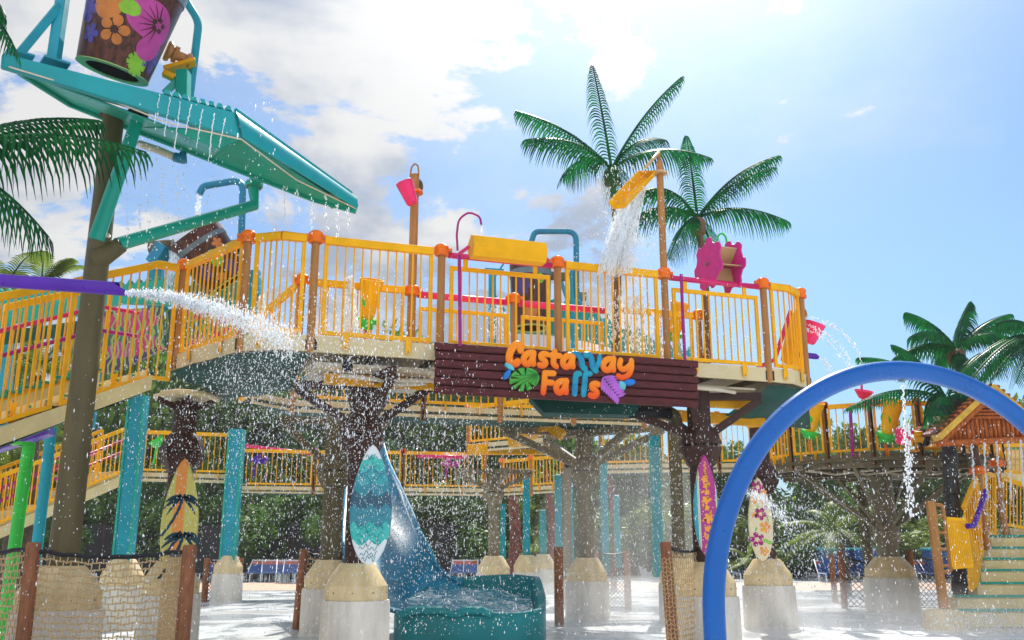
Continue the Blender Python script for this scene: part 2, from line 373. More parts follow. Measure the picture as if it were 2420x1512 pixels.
# walkway body: fascia, floor, underside
edgeF=[post[0],post[1],b12,post[2],D(4*PS),b67,post[7],p8]
off=.0
def edge_strip(m,pts,z0,z1,th=.06,push=.0):
    for a,b in zip(pts[:-1],pts[1:]):
        a=Vector(a);b=Vector(b); d=(b-a).normalized(); nr=Vector((d.y,-d.x,0))
        m.prism([a-nr*push+Vector((0,0,z0)),b-nr*push+Vector((0,0,z0)),b-nr*push+Vector((0,0,z1)),a-nr*push+Vector((0,0,z1))],-nr*th)
t=thing('raised_walkway','raised walkway with beige edge boards across the middle, sign fixed to its front','walkway',(D(0).x,D(0).y,ZF0))
m=MB(); edge_strip(m,edgeF,ZF0,ZF1,.06,-.015); m.build('edge_board',M['beige'],t)
BT=2.25
back=[Vector((-4.05,15.6,0)),D(-1.2,BT),D(9.3,BT)]
fl=[post[0],post[1],b12,post[2],D(4*PS),b67,post[7],p8]+[D(9.3,BT),D(0,BT),Vector((-3.9,15.3,0))]
m=MB(); m.prism([Vector((p.x,p.y,ZF1-.10)) for p in fl],(0,0,.03)); m.build('deck_floor',M['beige'],t)
m=MB()
for k in range(0,9): m.beam(D(k*.93+.05,.08,ZF0+.11),D(k*.93+.05,BT-.08,ZF0+.11),.07,.14)
m.build('joist',M['olive'],t)
# underside membranes
m=MB()
def mem(cs,zs,n=8,sag=.12):
    a,b,c,d=[Vector((p.x,p.y,z)) for p,z in zip(cs,zs)]
    vs=[];fs=[]
    for i in range(n+1):
        for j in range(n+1):
            u,v=i/n,j/n; p=a*(1-u)*(1-v)+b*u*(1-v)+c*u*v+d*(1-u)*v; p=p-Vector((0,0,sag*4*u*(1-u)*4*v*(1-v)*.5+.02*math.sin(i*1.7+j*.9))); vs.append(p)
    for i in range(n):
        for j in range(n): k=i*(n+1)+j; fs.append((k,k+1,k+n+2,k+n+1))
    m.add(vs,fs,True)
mem([post[0]+Vector((-.1,0,0)),post[1],Vector((-3.6,15.2,0)),Vector((-5.2,16.4,0))],[4.2,4.2,4.12,4.12])
mem([post[1],D(-.02),D(.0,2.2),Vector((-3.6,15.2,0))],[4.2,4.2,4.14,4.12])
m.build('green_membrane',M['membrane'],t)
m=MB(); mem([D(4*PS+.02,0),post[7],p8,D(4*PS+.3,2.3)],[4.18,4.19,3.9,3.8]); m.build('green_membrane',M['membrane'],t)
# beige plywood under middle bays + yellow beams
m=MB(); m.prism([D(.1,.3,4.10),D(1.9,.3,4.10),D(1.9,1.9,4.02),D(.1,1.9,4.02)],(0,0,.04)); m.build('underside_panel',M['pvc'],t)
m=MB(); m.prism([D(5.9,.3,4.12),D(7.4,.3,4.12),D(7.4,1.5,4.1),D(5.9,1.5,4.1)],(0,0,.03)); m.build('underside_panel',M['pvc'],t)
for a,b,w1,h1_ in ((D(.3,.75,3.98),D(2.3,.75,3.98),.10,.16),(D(5.9,.6,3.95),D(7.5,.6,3.95),.10,.22),(D(6.0,1.7,3.85),D(8.6,1.9,3.85),.12,.2)):
    m=MB(); m.beam(a,b,w1,h1_); m.build('cross_beam',M['gold'],t)
for q_ in ([D(.5,.5,4.0),D(1.1,.45,3.95),D(1.9,.55,4.01),D(2.3,.6,4.04)],[D(1.3,.5,3.90),D(1.8,.6,3.97)],[D(6.0,.1,4.06),D(6.6,.1,4.05),D(7.0,.3,4.06)]):
    m=MB(); m.tube(q_,.032); m.build('supply_pipe',M['pvc'],t)
m=MB(); m.lathe([(0,0),(.07,0),(.08,.07),(.04,.16),(0,.16)],D(.55,.12,4.0),12); m.build('nozzle',M['black'],t)
# back row
Bz=4.45
bp=[Vector((-4.9,15.0,0)) ]+[D(k*PS+.05,BT) for k in range(0,5)]
bn=['','tan clamp post of the back row, left of the orange spray cup','','tan back post with orange clamp seen through the square-framed railing below the yellow trough','dark brown post crossing the waterfall behind the railing','tan back post covered in spray behind the railing under the paddle wheel']
for i in (1,3):
    guard_post(bp[i],4.25,5.92,bn[i],grp='back row posts of the raised walkway',foot=False)
guard_post(bp[5],4.25,5.92,bn[5],grp='back row posts of the raised walkway',foot=False)
rail_panel([bp[1]+Z1,bp[2]+Z1],'back yellow railing behind the long front railing, beside the orange spray cup',n=11,tabs=0,grp='back railings of the raised walkway')
rail_panel([bp[2]+Z1,bp[3]+Z1],'back yellow low-framed railing under the left stretch of hot pink pipe','low',h1=1.15,n=11,tabs=0,grp='back railings of the raised walkway')
rail_panel([bp[3]+Z1,bp[4]+Z1],'back yellow low-framed railing under the right stretch of hot pink pipe','low',h1=1.15,n=11,tabs=0,grp='back railings of the raised walkway')
rail_panel([bp[4]+Z1,bp[5]+Z1],'back yellow railing behind the falling water',n=11,tabs=0,grp='back railings of the raised walkway')
q=Vector((-5.1,16.9,0))
rail_panel([q+Z1+Vector((0,0,-.35)),bp[1]+Z1],'sloping back yellow railing with red scoop below, seen through the humped railing',n=9,tabs=0,grp='back railings of the raised walkway')
# magenta pipes
def pipe(pts,r,mt,label,name='water_pipe',n=12,cat='pipe',grp=None,flange=None):
    m=MB(); m.tube(pts,r,n); o=m.build(name,M[mt],loc=pts[0]); return tag(o,label,cat,grp)
def arc(p0,p1,h,n=14,up=Vector((0,0,1))):
    p0=Vector(p0);p1=Vector(p1); return [p0.lerp(p1,.5-.5*math.cos(PI*i/n))+up*(h*math.sin(PI*i/n)) for i in range(n+1)]
def round_path(pts,r=.1,n=5):
    pts=[Vector(p) for p in pts]; out_=[pts[0]]
    for a,b,c in zip(pts[:-2],pts[1:-1],pts[2:]):
        d0=(a-b); d1=(c-b); k=min(r,d0.length*.45,d1.length*.45); s=b+d0.normalized()*k; e=b+d1.normalized()*k
        for i in range(n+1):
            u=i/n; out_.append(s*(1-u)**2+b*2*u*(1-u)+e*u*u)
    return out_+[pts[-1]]
def hpipe(a,b,z,mt,label,r=.045,tabs=(.2,.8),frame=5.66):
    t=thing('spray_pipe',label,'pipe',a+Vector((0,0,z)),'pink and magenta pipes between the posts')
    m=MB(); d=(b-a).normalized(); m.tube([a+d*.1+Vector((0,0,z)),b-d*.1+Vector((0,0,z))],r,14); m.build('pipe_run',M[mt],t)
    for k in tabs:
        p=a.lerp(b,k); m=MB(); m.box(p+Vector((0,0,(z+frame)/2-.01)),(.07,.03,z-frame+.05),A1); m.build('bracket',M['yellow'],t,bevel=.004)
    return t
hpipe(post[3],post[4],5.84,'magenta','magenta pipe behind the yellow spill trough, between two clamp posts over the sign')
hpipe(post[5],post[6],5.84,'magenta','magenta pipe running through the pink paddle wheel between two clamp posts')
hpipe(bp[2],bp[3],5.82,'pink','hot pink pipe of the back row, left stretch behind the sign end railing',r=.06,tabs=())
hpipe(bp[3],bp[4],5.82,'pink','hot pink pipe of the back row, right stretch ending at the dark post',r=.06,tabs=())
pipe([W(1085,603,13.03),W(1086,700,13.03),W(1087,818,13.03)],.026,'plum','thin plum pipe standing in front of the railing at the left end of the sign')
pipe([W(1609,648,14.35),W(1613,750,14.35),W(1618,850,14.35)],.026,'plum','thin plum pipe standing in front of the railing below the paddle wheel')
a=W(1081,592,13.5); pipe([a]+round_path([W(1079,555,13.5),W(1083,518,13.5),W(1108,500,13.5),W(1134,512,13.5),W(1137,531,13.5)],.2),.017,'plum','thin hooked plum pipe dribbling water beside the yellow spill trough')
# spill trough over the pipe
def trough(c,ax,Ln,sec,label,mt='yellow',pivot=None):
    t=thing('spill_trough',label,'trough',c,None); ax=Vector(ax).normalized(); sd=Vector((ax.y,-ax.x,0)).normalized(); U=Vector((0,0,1))
    U=sd.cross(ax)*(1 if sd.cross(ax).z>0 else -1)
    P=[Vector(c)+sd*x+U*z-ax*Ln/2 for x,z in sec]
    n=len(P); m=MB()
    for i in range(n-1): m.prism([P[i],P[i+1],P[i+1]+ax*Ln,P[i]+ax*Ln],(P[i]-P[i+1]).cross(ax).normalized()*.012)
    m.build('trough_shell',M[mt],t)
    for k in (0,1):
        m=MB(); m.prism([p+ax*(Ln*k-(.012 if k==0 else 0)) for p in P],ax*.012); m.build('end_plate',M[mt],t)
    return t
c=W(1198,593,13.15)
tr=trough(c,E1,1.12,[(.02,.19),(.15,.14),(.22,-.02),(.14,-.17),(-.05,-.17),(-.2,.05)],'big yellow spill trough lying on the magenta pipe above the sign')
m=MB(); m.beam(c-E1*.60+Vector((0,0,.0)),c-E1*.74+Vector((0,0,-.12)),.05,.05); m.build('pivot_arm',M['magenta'],tr)
m=MB(); m.beam(c+E1*.58+Vector((0,0,-.02)),c+E1*.66+Vector((0,0,-.10)),.05,.05); m.build('pivot_arm',M['magenta'],tr)
# tall post 5 with flange and spout
p5=post[5]; ztop=W(1555,385,p5.y).z
t=thing('guard_post',names[5],'post',(p5.x,p5.y,4.2),'tan posts of the raised walkway')
m=MB(); m.lathe([(0,4.2),(.035,4.2),(.058,4.26),(.058,ztop),(.05,ztop+.02),(.024,ztop+.05),(.024,ztop+.22),(0,ztop+.22)],(p5.x,p5.y,0),18); m.build('post_shaft',M['post'],t)
clamp_mb((p5.x,p5.y,5.92),.094,ang=A1).build('clamp',M['clamp'],t,bevel=.006); bolts_mb((p5.x,p5.y,5.92),.094,A1).build('bolt',M['bolt'],t)
zf=W(1555,409,p5.y).z; m=MB(); m.lathe([(.058,-.02),(.125,-.02),(.125,.02),(.058,.02)],(p5.x,p5.y,zf),20); m.build('flange',M['tan'],t,bevel=.004)
m=MB(); m.tube([Vector((p5.x,p5.y,ztop+.2)),W(1524,397,p5.y-.3)],.028,8); m.build('stay_rod',M['tan'],t)
t=thing('tipping_spout','orange-yellow tilted spout high on the tall post pouring the waterfall','spout',W(1500,440,14.2))
A=W(1527,413,14.35); B=W(1458,485,14.0); ax=(B-A)
m=MB(); sd=Vector((.75,-.25,0)).normalized(); up=sd.cross(ax.normalized()); up=up if up.z>0 else -up
wv=.125
def sec(p,k=1): return [p-sd*wv*k+up*.10,p-sd*wv*.55*k-up*.06,p+sd*wv*.9*k-up*.06,p+sd*wv*1.15*k+up*.06]
SA,SB=sec(A),sec(B)
for i in range(3): m.prism([SA[i],SA[i+1],SB[i+1],SB[i]],(SA[i+1]-SA[i]).cross(ax).normalized()*.014)
m.build('spout_shell',M['yellow'],t)
m=MB(); m.prism(SA,-ax.normalized()*.015); m.build('end_plate',M['gold'],t)
# paddle wheel
def gear(c,ax,r,n,th,depth=.14,teeth=7,ph=0.):
    ax=Vector(ax).normalized(); x=ax.cross(Vector((0,0,1))).normalized(); y=x.cross(ax)
    pts=[]
    for i in range(n):
        a=2*PI*i/n; s_=math.tanh(2.6*math.cos(teeth*a+ph)); rr=r*(1-depth/2+depth/2*s_)
        pts.append(Vector(c)+x*math.cos(a)*rr+y*math.sin(a)*rr)
    m=MB(); m.prism(pts,ax*th); return m
wc=W(1700,627,14.95); wl=wc-E1*.20; wr=wc+E1*.20
t=thing('paddle_wheel','pink scalloped paddle wheel with tan blades on the magenta pipe','paddle wheel',wc)
gear(wl,-E1,.46,112,.03,.17,7,.8).build('wheel_disc',M['wheelp'],t,bevel=.006); gear(wr,E1,.46,112,.03,.17,7,.8).build('wheel_disc',M['wheelp'],t,bevel=.006)
for k in range(6):
    a=k*PI/3+.25; v=Vector((0,0,1))*math.sin(a)+E2*math.cos(a); m=MB()
    m.beam(wl+v*.20,wr+v*.20,.30,.015,up=v.cross(E1)); m.build('paddle',M['tan'],t)
m=MB(); m.tube([wl-E1*.06,wr+E1*.06],.02,10); m.lathe([(0,.045),(.03,.04),(.035,0)],wl-E1*.03,10,axis=-E1); m.build('axle',M['bolt'],t)
pipe(round_path([W(1694,572,15.2),W(1696,556,15.2),W(1706,550,15.2),W(1715,560,15.2),W(1718,585,15.2)],.1),.018,'green','small hooked green pipe above the pink paddle wheel')
# ---- tall back post 3 with tipping cup
p=bp[2]; zt=W(990,413,p.y).z
t=thing('guard_post','tall tan back post with round end cap holding up the small pink bucket','post',(p.x,p.y,4.25),'back row posts of the raised walkway')
m=MB(); m.lathe([(0,4.25),(.075,4.25),(.075,zt),(0,zt+.01)],(p.x,p.y,0),18); m.build('post_shaft',M['post'],t)
clamp_mb((p.x,p.y,5.9),.11,ang=A1).build('clamp',M['clamp'],t,bevel=.006); bolts_mb((p.x,p.y,5.9),.11,A1).build('bolt',M['bolt'],t)
zf=W(993,455,p.y).z; m=MB(); m.lathe([(.075,-.02),(.15,-.02),(.15,.025),(.075,.025)],(p.x,p.y,zf),20); m.build('flange',M['clamp'],t,bevel=.004)
m=MB(); m.lathe([(0,-.05),(.13,-.05),(.155,-.03),(.155,.03),(.13,.05),(0,.05)],Vector((p.x-.02,p.y+.14,W(990,433,p.y).z)),24,axis=(0,1,0)); m.build('counterweight',M['olive'],t)
def bucket(c,ax,r0,r1,h,mt,label,name='tipping_bucket',mb=None,handle=True):
    t=thing(name,label,'bucket',c); ax=Vector(ax).normalized()
    m=MB(); m.lathe([(0,-h/2),(r0*.8,-h/2),(r0,-h/2+.03),(r1,h/2),(r1*.94,h/2),(r0*.93,-h/2+.04),(0,-h/2+.04)],c,24,axis=ax); m.build('bucket_shell',M[mt],t)
    return t
bk=bucket(W(965,457,14.95),Vector((-.35,-.1,.9)),.10,.155,.42,'pink','small pink bucket tipped beside the tall back post')
pipe(round_path([W(989,412,15.25),W(988,392,15.25),W(980,386,15.25),W(972,395,15.25),W(969,418,15.25)],.1),.016,'post','small hooked brown pipe at the very top of the tall back post')
# ---- orange spray cups with green ring
def spray_cup(u,v,Y,s,label,yaw=0.):
    c=W(u,v,Y); t=thing('spray_cup',label,'water toy',c,'orange and green spray cups on the railings'); 
    ax=Vector((math.sin(yaw)*.5+.15,-.35,.9)).normalized()
    m=MB(); m.lathe([(0,-.33*s),(.10*s,-.33*s),(.13*s,-.2*s),(.15*s,.05*s),(.20*s,.33*s),(.18*s,.33*s),(.12*s,.05*s),(.08*s,-.2*s),(0,-.2*s)],c,18,axis=ax)
    m.build('cup',M['clamp'] if s<0 else M['yellow'],t)
    m=MB(); m.lathe([(.10*s,-.05),(.19*s,-.05),(.19*s,.03),(.10*s,.03)],c-ax*.33*s,18,axis=ax); m.lathe([(.0,-.16*s),(.12*s,-.14*s),(.13*s,-.05*s),(0,-.05*s)],c-ax*.33*s,18,axis=ax); m.build('ring',M['green'],t)
    m=MB(); m.tube([c-ax*.45*s,c-ax*.45*s+Vector((.02,.05,-.35*s))],.025*s,8); m.build('stem',M['clamp'],t)
    m=MB(); m.lathe([(0,-.02),(.12*s,-.02),(.12*s,.02),(0,.02)],c+Vector((-.10*s,-.02,-.05)),14,axis=(1,.3,.2)); m.build('side_disc',M['green'],t)
    return t
spray_cup(872,708,14.9,1.05,'orange spray cup with green base seen through the long railing left of the sign')
spray_cup(1600,752,17.2,.95,'orange spray cup with green disc seen behind the tall spout post')
# little hooks / shower heads on pink pipes
# ---------------------------------------------------------------- sign
SL,SR=1.74,6.02; sZ0,sZ1=3.68,4.44; SO=-.20
def SG(s,z,t=0): return D(s,SO-t,z)
def crop2s(cx,cy):
    # bilinear inverse on the board as drawn: left edge x~55..62, right edge x~2300..2325
    u=(cx-58)/(2312-58); top=92+(240-92)*u; bot=545+(640-545)*u; v=(cy-top)/(bot-top)
    # perspective: nearer (left) half is drawn larger
    k=1.22; uu=u/(k+(1-k)*u) ; 
    return SL+(SR-SL)*uu, sZ1-(sZ1-sZ0)*v
t=thing('sign_board','dark maroon plank sign reading Castaway Falls fixed to the front of the walkway','sign',SG((SL+SR)/2,sZ0))
hp=(sZ1-sZ0)/6
for i in range(6):
    z=sZ0+hp*i; m=MB(); dx=[.03,.015,.035,.01,.03,.0][i]
    a=SG(SL+dx*.4,z+hp/2-.004); b=SG(SR-dx,z+hp/2-.004)
    sec_=[(-.03,-hp/2+.012),(.03,-hp/2+.012),(.045,-hp/2+.03),(.045,hp/2-.02),(.03,hp/2-.002),(-.03,hp/2-.002)]
    m.prism([a-E2*x+Vector((0,0,q)) for x,q in sec_],b-a); m.build('plank',M['signwood'],t,bevel=.004)
m=MB(); m.beam(SG(SL+.03,(sZ0+sZ1)/2,-.045),SG(SR-.05,(sZ0+sZ1)/2,-.045),.03,sZ1-sZ0-.04); m.build('backing_board',M['black'],t)
def grad_mat(name,top,bot,z0,z1):
    m=bpy.data.materials.new(name); m.use_nodes=True; tt=m.node_tree; p=tt.nodes['Principled BSDF']
    g=tt.nodes.new('ShaderNodeTexCoord'); sp=tt.nodes.new('ShaderNodeSeparateXYZ'); tt.links.new(g.outputs['Object'],sp.inputs[0])
    c=mixc(tt,smooth(tt,sp.outputs[2],z0,z1),bot,top); tt.links.new(c,p.inputs['Base Color']); p.inputs['Roughness'].default_value=.38; p.inputs['Specular IOR Level'].default_value=.3
    return m
lo_=sZ0
MO1=grad_mat('letter_orange',(.95,.27,.002),(.88,.07,.0),.34,.66); MO2=grad_mat('letter_orange_lower',(.95,.27,.002),(.88,.07,.0),.02,.36)
MW=mat('letter_blue',(.008,.26,.50),.38,.25,6,c2=(.01,.36,.46)); 
def stroke(m,pts,r=29,closed=False,flat=.55):
    Q=[]
    P=[Vector((*crop2s(*q),0)) for q in pts]
    # catmull
    if closed: P=[P[-1]]+P+[P[0],P[1]]
    else: P=[P[0]*2-P[1]]+P+[P[-1]*2-P[-2]]
    for i in range(1,len(P)-2):
        for k in range(6):
            u=k/6; a,b,c,d=P[i-1:i+3]
            Q.append(.5*((2*b)+(c-a)*u+(2*a-5*b+4*c-d)*u*u+(3*b-a-3*c+d)*u**3))
    Q.append(P[-2])
    rr=r*(SR-SL)/2250.; n=12
    # inflated ribbon: rings in the board plane
    ends=[] if closed else [(Q[0]-Q[1]).normalized(),(Q[-1]-Q[-2]).normalized()]
    pts3=list(Q); rad=[rr]*len(Q)
    if not closed:
        for s_,e in ((0,0),(1,-1)):
            base=Q[0] if s_==0 else Q[-1]; dd=ends[s_]
            ext=[(base+dd*rr*math.sin(a),rr*math.cos(a)) for a in (R(30),R(60),R(85))]
            if s_==0:
                pts3=[x[0] for x in ext[::-1]]+pts3; rad=[x[1] for x in ext[::-1]]+rad
            else:
                pts3=pts3+[x[0] for x in ext]; rad=rad+[x[1] for x in ext]
    vs=[];mm=len(pts3)
    for i,p in enumerate(pts3):
        tv=pts3[min(i+1,mm-1)]-pts3[max(0,i-1)]; tv.normalize(); nx=Vector((-tv.y,tv.x,0))
        for k in range(n):
            a=2*PI*k/n; o=p+nx*math.cos(a)*rad[i]; hh=.055+math.sin(a)*rad[i]*flat
            vs.append(SG(o.x,o.y,hh))
    fs=[(i*n+k,i*n+(k+1)%n,(i+1)*n+(k+1)%n,(i+1)*n+k) for i in range(mm-1) for k in range(n)]+[tuple(range(n))[::-1],tuple(range((mm-1)*n,mm*n))]
    m.add(vs,fs,True)
def sh(pts,dx,dy,k=1): return [(x*k+dx,y*k+dy) for x,y in pts]
a_b=[(948,195),(905,196),(872,225),(868,268),(892,290),(925,272),(945,230)]; a_s=[(952,192),(944,245),(948,285)]
s_b=[(1072,205),(1045,198),(1018,212),(1022,238),(1050,258),(1056,284),(1032,302),(1004,296)]
def letter(strokes,mt,r=29):
    m=MB()
    for s_ in strokes: stroke(m,s_,r)
    return m.build('letter',mt,t)
letter([[(838,168),(830,132),(800,122),(766,150),(742,200),(738,250),(758,283),(792,286),(812,270)]],MO1,31)
letter([a_b,a_s],MO1,27); letter([s_b],MO1,25)
letter([[(1137,178),(1128,235),(1126,285),(1148,306)],[(1106,212),(1180,216)]],MO1,25)
letter([sh(a_b,340,20),sh(a_s,340,20)],MO1,27)
letter([[(1300,200),(1338,206),(1362,245),(1370,300),(1392,326)]],MW,27); letter([[(1402,206),(1434,212),(1452,255),(1458,310),(1482,338)]],MW,27); letter([[(1518,222),(1512,262),(1490,306)]],MW,22)
letter([sh(a_b,680,46),sh(a_s,680,46)],MO1,27)
letter([[(1690,250),(1680,295),(1698,325),(1735,318),(1765,290)],[(1778,252),(1775,320),(1748,375),(1700,398),(1668,385)]],MO1,25)
letter([[(1050,368),(1044,440),(1034,528)],[(1050,364),(1125,366)],[(1046,442),(1112,446)]],MO2,25)
letter([sh(a_b,280,238),sh(a_s,280,238)],MO2,27)
letter([[(1345,368),(1318,375),(1308,440),(1300,535)]],MW,25); letter([[(1432,366),(1398,375),(1388,440),(1376,540)]],MW,25)
letter([sh(s_b,430,252)],MO2,26)
def flat_shape(pts,mt,name,h=.05,base=.05):
    P=[crop2s(*q) for q in pts]; n=len(P); cx_=sum(p[0] for p in P)/n; cy_=sum(p[1] for p in P)/n
    m=MB(); rings=[]
    for k,(f_,hh) in enumerate(((1,0),(1,h*.5),(.93,h*.85),(.75,h),(.3,h*1.08))):
        rings.append([SG(cx_+(x-cx_)*f_,cy_+(y-cy_)*f_,base+hh) for x,y in P])
    vs=[p for r_ in rings for p in r_]; fs=[(i*n+k,i*n+(k+1)%n,(i+1)*n+(k+1)%n,(i+1)*n+k) for i in range(4) for k in range(n)]
    fs.append(tuple(range(4*n,5*n))); m.add(vs,fs,True); return m.build(name,mt,t)
def ell(cx,cy,a,b,rot,n=28,cut=None):
    o=[]
    for i in range(n):
        q=2*PI*i/n; r_=1
        if cut: r_=cut(q)
        x=a*math.cos(q)*r_; y=b*math.sin(q)*r_; o.append((cx+x*math.cos(rot)-y*math.sin(rot),cy+x*math.sin(rot)+y*math.cos(rot)))
    return o
MG=mat('leaf_green_sign',(.12,.55,.05),.35,.3,3,c2=(.03,.36,.06)); MP=mat('leaf_purple_sign',(.45,.13,.55),.35,.15,5)
MLB=mat('drop_light',(.12,.50,.55),.3,.1,5); MDB=mat('drop_blue',(.01,.18,.55),.3,.1,5)
def cutm(q):
    k=1.0
    for c_ in (R(60),R(95),R(130),R(165),R(205),R(245),R(285)):
        d=abs((q-c_+PI)%(2*PI)-PI)
        if d<R(5): k=min(k,.42)
    return k
flat_shape(ell(868,420,132,100,R(-12),144,cutm),MG,'leaf_relief',.035)
m=MB()
for (x,y) in ((770,500),(752,450),(775,390),(900,345),(960,470),(880,505)): 
    p0=crop2s(980,380); p1=crop2s(x,y); m.tube([SG(*p0,.10),SG(*p1,.095)],.005,5)
m.build('leaf_vein',mat('vein_green',(.03,.22,.04),.4),t)
m=MB()
stem=[(1525,388),(1580,440),(1625,505),(1662,572)]
for k in range(8):
    u=.08+k*.12; x=1525+137*u; y=388+184*u
    for sg in (-1,1):
        if sg<0: e=(x+105*(1-.45*u)+5,y-10-18*u) 
        else: e=(x-12+8*u,y+110*(1-.45*u))
        P=[Vector((*crop2s(x,y),0)),Vector((*crop2s((x+e[0])/2,(y+e[1])/2),0)),Vector((*crop2s(*e),0))]
        m.tube([SG(q.x,q.y,.075) for q in (P[0],P[0].lerp(P[2],.35),P[0].lerp(P[2],.7),P[2])],[.012,.03,.028,.006],8)
m.build('fern_relief',MP,t)
def drop(cx,cy,a,b,rot): return ell(cx,cy,a,b,rot,24,lambda q:1+.25*max(0,math.cos(q))**6)
flat_shape(drop(732,312,44,22,R(35)),MLB,'droplet_relief'); flat_shape(drop(712,385,46,26,R(-55)),MDB,'droplet_relief')
flat_shape(drop(1690,465,24,42,R(-20)),MLB,'droplet_relief'); flat_shape(drop(1755,437,46,28,R(170)),MDB,'droplet_relief')
# drain pipe under the sign
t2=thing('drain_trough','dark green gutter and black drain pipe running along below the sign','drain pipe',D(4.2,.25,3.6))
m=MB(); m.prism([W(1250,938,14.3),W(1285,975,14.3),W(1500,980,14.8),W(1512,955,14.8)],(0,.5,0)); m.build('gutter',M['membrane'],t2)
m=MB(); m.tube([W(1490,972,14.9),W(1580,975,15.2)],.11,14); m.build('pipe_section',M['black'],t2)
m=MB(); m.tube(round_path([W(1565,975,15.2),W(1592,978,15.3),W(1598,1010,15.3)],.2),.115,14); m.build('elbow',M['olive'],t2)
# ---------------------------------------------------------------- pedestals & columns
def pedestal(x,y,label,k=1.0,grp='round concrete pedestals'):
    t=thing('concrete_pedestal',label,'pedestal',(x,y,0),grp)
    m=MB(); m.lathe([(0,0),(.53*k,0),(.50*k,.05),(.495*k,.76),(.485*k,.82),(.42*k,.82)],(x,y,0),40); m.build('base_block',M['pedlow'],t)
    m=MB(); m.lathe([(.42*k,.80),(.455*k,.822),(.455*k,1.02),(.27*k,1.31),(.24*k,1.335),(0,1.336)],(x,y,0),40); m.build('tapered_cap',M['pedtop'],t)
    m=MB()
    for a in range(4): q=R(-125+a*38); m.box((x+math.cos(q)*.457*k,y+math.sin(q)*.457*k,.93),(.018,.018,.018),q)
    m.build('anchor_bolt',M['bolt'],t)
    return t
def column(x,y,r,z1,mt,label,collar=None,arms=(),z0=1.33,grp=None,name='support_column',r1=None,lean=(0,0)):
    t=thing(name,label,'column',(x,y,z0),grp); r1=r1 or r
    m=MB(); n=6; m.tube([Vector((x+lean[0]*k/n,y+lean[1]*k/n,z0+(z1-z0)*k/n)) for k in range(n+1)],[r+(r1-r)*k/n for k in range(n+1)],24); m.build('shaft',M[mt],t)
    if collar:
        cz,cr=collar; u=(cz-z0)/(z1-z0); c=(x+lean[0]*u,y+lean[1]*u,cz)
        m=MB(); m.lathe([(r,-.34),(r*1.25,-.30),(cr,-.10),(cr*1.04,-.06),(cr*1.04,-.01),(cr*.85,-.005),(cr*.85,.02),(cr*1.04,.025),(cr*1.04,.07),(cr*.8,.26),(r,.34)],c,8,phase=PI/8); m.build('collar',M[mt],t,bevel=.008)
        m=MB()
        for a in range(8):
            q=a*PI/4+.2; m.lathe([(0,.10),(.022,.10),(.022,-.06),(0,-.06)],(c[0]+math.cos(q)*cr*.92,c[1]+math.sin(q)*cr*.92,cz),6)
        m.build('bolt',M['bolt'],t)
    for a in arms:
        m=MB(); p0,p1=Vector(a[0]),Vector(a[1]); 
        if len(a)>2: m.beam(p0,p1,a[2],a[2]*1.25)
        else: m.beam(p0,p1,.10,.13)
        m.build('brace',M[mt],t,bevel=.008)
    return t
def tree_arms(x,y,cz,tz,outs,w=.10,level=True):
    A=[]
    for dx,dy,zz in outs:
        A.append(((x+dx*.1,y+dy*.1,cz),(x+dx,y+dy,zz-.06),w))
        if level: A.append(((x,y,tz),(x+dx*1.02,y+dy*1.02,zz),w))
    return A
CA=(-2.27,13.95); pedestal(*CA,'near round pedestal in front of the blue slide, teal wave surfboard standing on it')
column(*CA,.19,4.14,'brown','dark brown tree-like column behind the teal wave surfboard',(3.18,.33),tree_arms(*CA,3.32,3.98,[(-.95,-.35,3.92),(1.0,.15,4.02),(-.35,.9,4.0),(.55,-.85,4.05),(.2,1.1,4.05)]),grp='dark brown tree-like columns')
CB=(3.10,15.2); pedestal(*CB,'round pedestal behind the blue arch, under the magenta surfboard')
column(*CB,.19,4.14,'brown','dark brown tree-like column right of the sign, magenta surfboard leaning on it',(3.17,.34),tree_arms(*CB,3.32,4.0,[(-1.05,-.2,3.72),(1.05,.1,4.02),(-.55,.9,4.0),(.3,1.0,4.05),(-.25,-.75,4.05)]),grp='dark brown tree-like columns')
CC=(5.2,19.4); pedestal(*CC,'round pedestal right of the arch leg, cream flower surfboard standing on it',1.06)
column(*CC,.19,4.3,'brown','dark brown column with yellow top ring behind the cream flower surfboard',(2.95,.34),(),grp='dark brown tree-like columns')
m=MB(); m.lathe([(.2,-.25),(.42,-.04),(.48,0),(.48,.06),(0,.06)],(CC[0],CC[1],4.25),24); tag(m.build('ring_beam',M['gold'],loc=(CC[0],CC[1],4.2)),'yellow ring on top of the brown column behind the cream surfboard','ring')
CD=(-3.42,17.9); pedestal(*CD,'pedestal behind and left of the teal wave surfboard, under an olive column',1.02)
column(*CD,.195,4.1,'olive','olive column with braces just left of the teal wave surfboard',(2.98,.33),tree_arms(*CD,3.1,3.95,[(-1.0,-.3,3.95),(1.0,.0,4.0),(-.3,.9,4.0),(.6,-.8,4.0)]),grp='olive tree-like columns')
CE=(1.72,21.9); pedestal(*CE,'pedestal in the middle of the mist, under the olive column right of the slide basin',1.02)
column(*CE,.2,4.2,'olive2','olive column with spreading braces in the middle of the mist',(3.3,.34),tree_arms(*CE,3.45,4.2,[(-1.9,-.4,4.25),(1.9,.1,4.35),(-.9,.9,4.2),(.9,-.9,4.2)],.13),grp='olive tree-like columns')  # paler column colour, mist whitening painted in; far columns below share it
CF=(-5.62,15.75); pedestal(*CF,'pedestal behind the right end of the rope net, under the yellow palm surfboard',1.0)
column(*CF,.20,4.0,'brown','dark brown column with octagonal collar above the yellow palm surfboard',(3.12,.36),[((CF[0],CF[1],3.8),(CF[0]+.5*math.cos(q_),CF[1]+.5*math.sin(q_),4.02),.07) for q_ in (0,1.2,2.5,3.8,5.1)],grp='dark brown tree-like columns',lean=(.0,0))
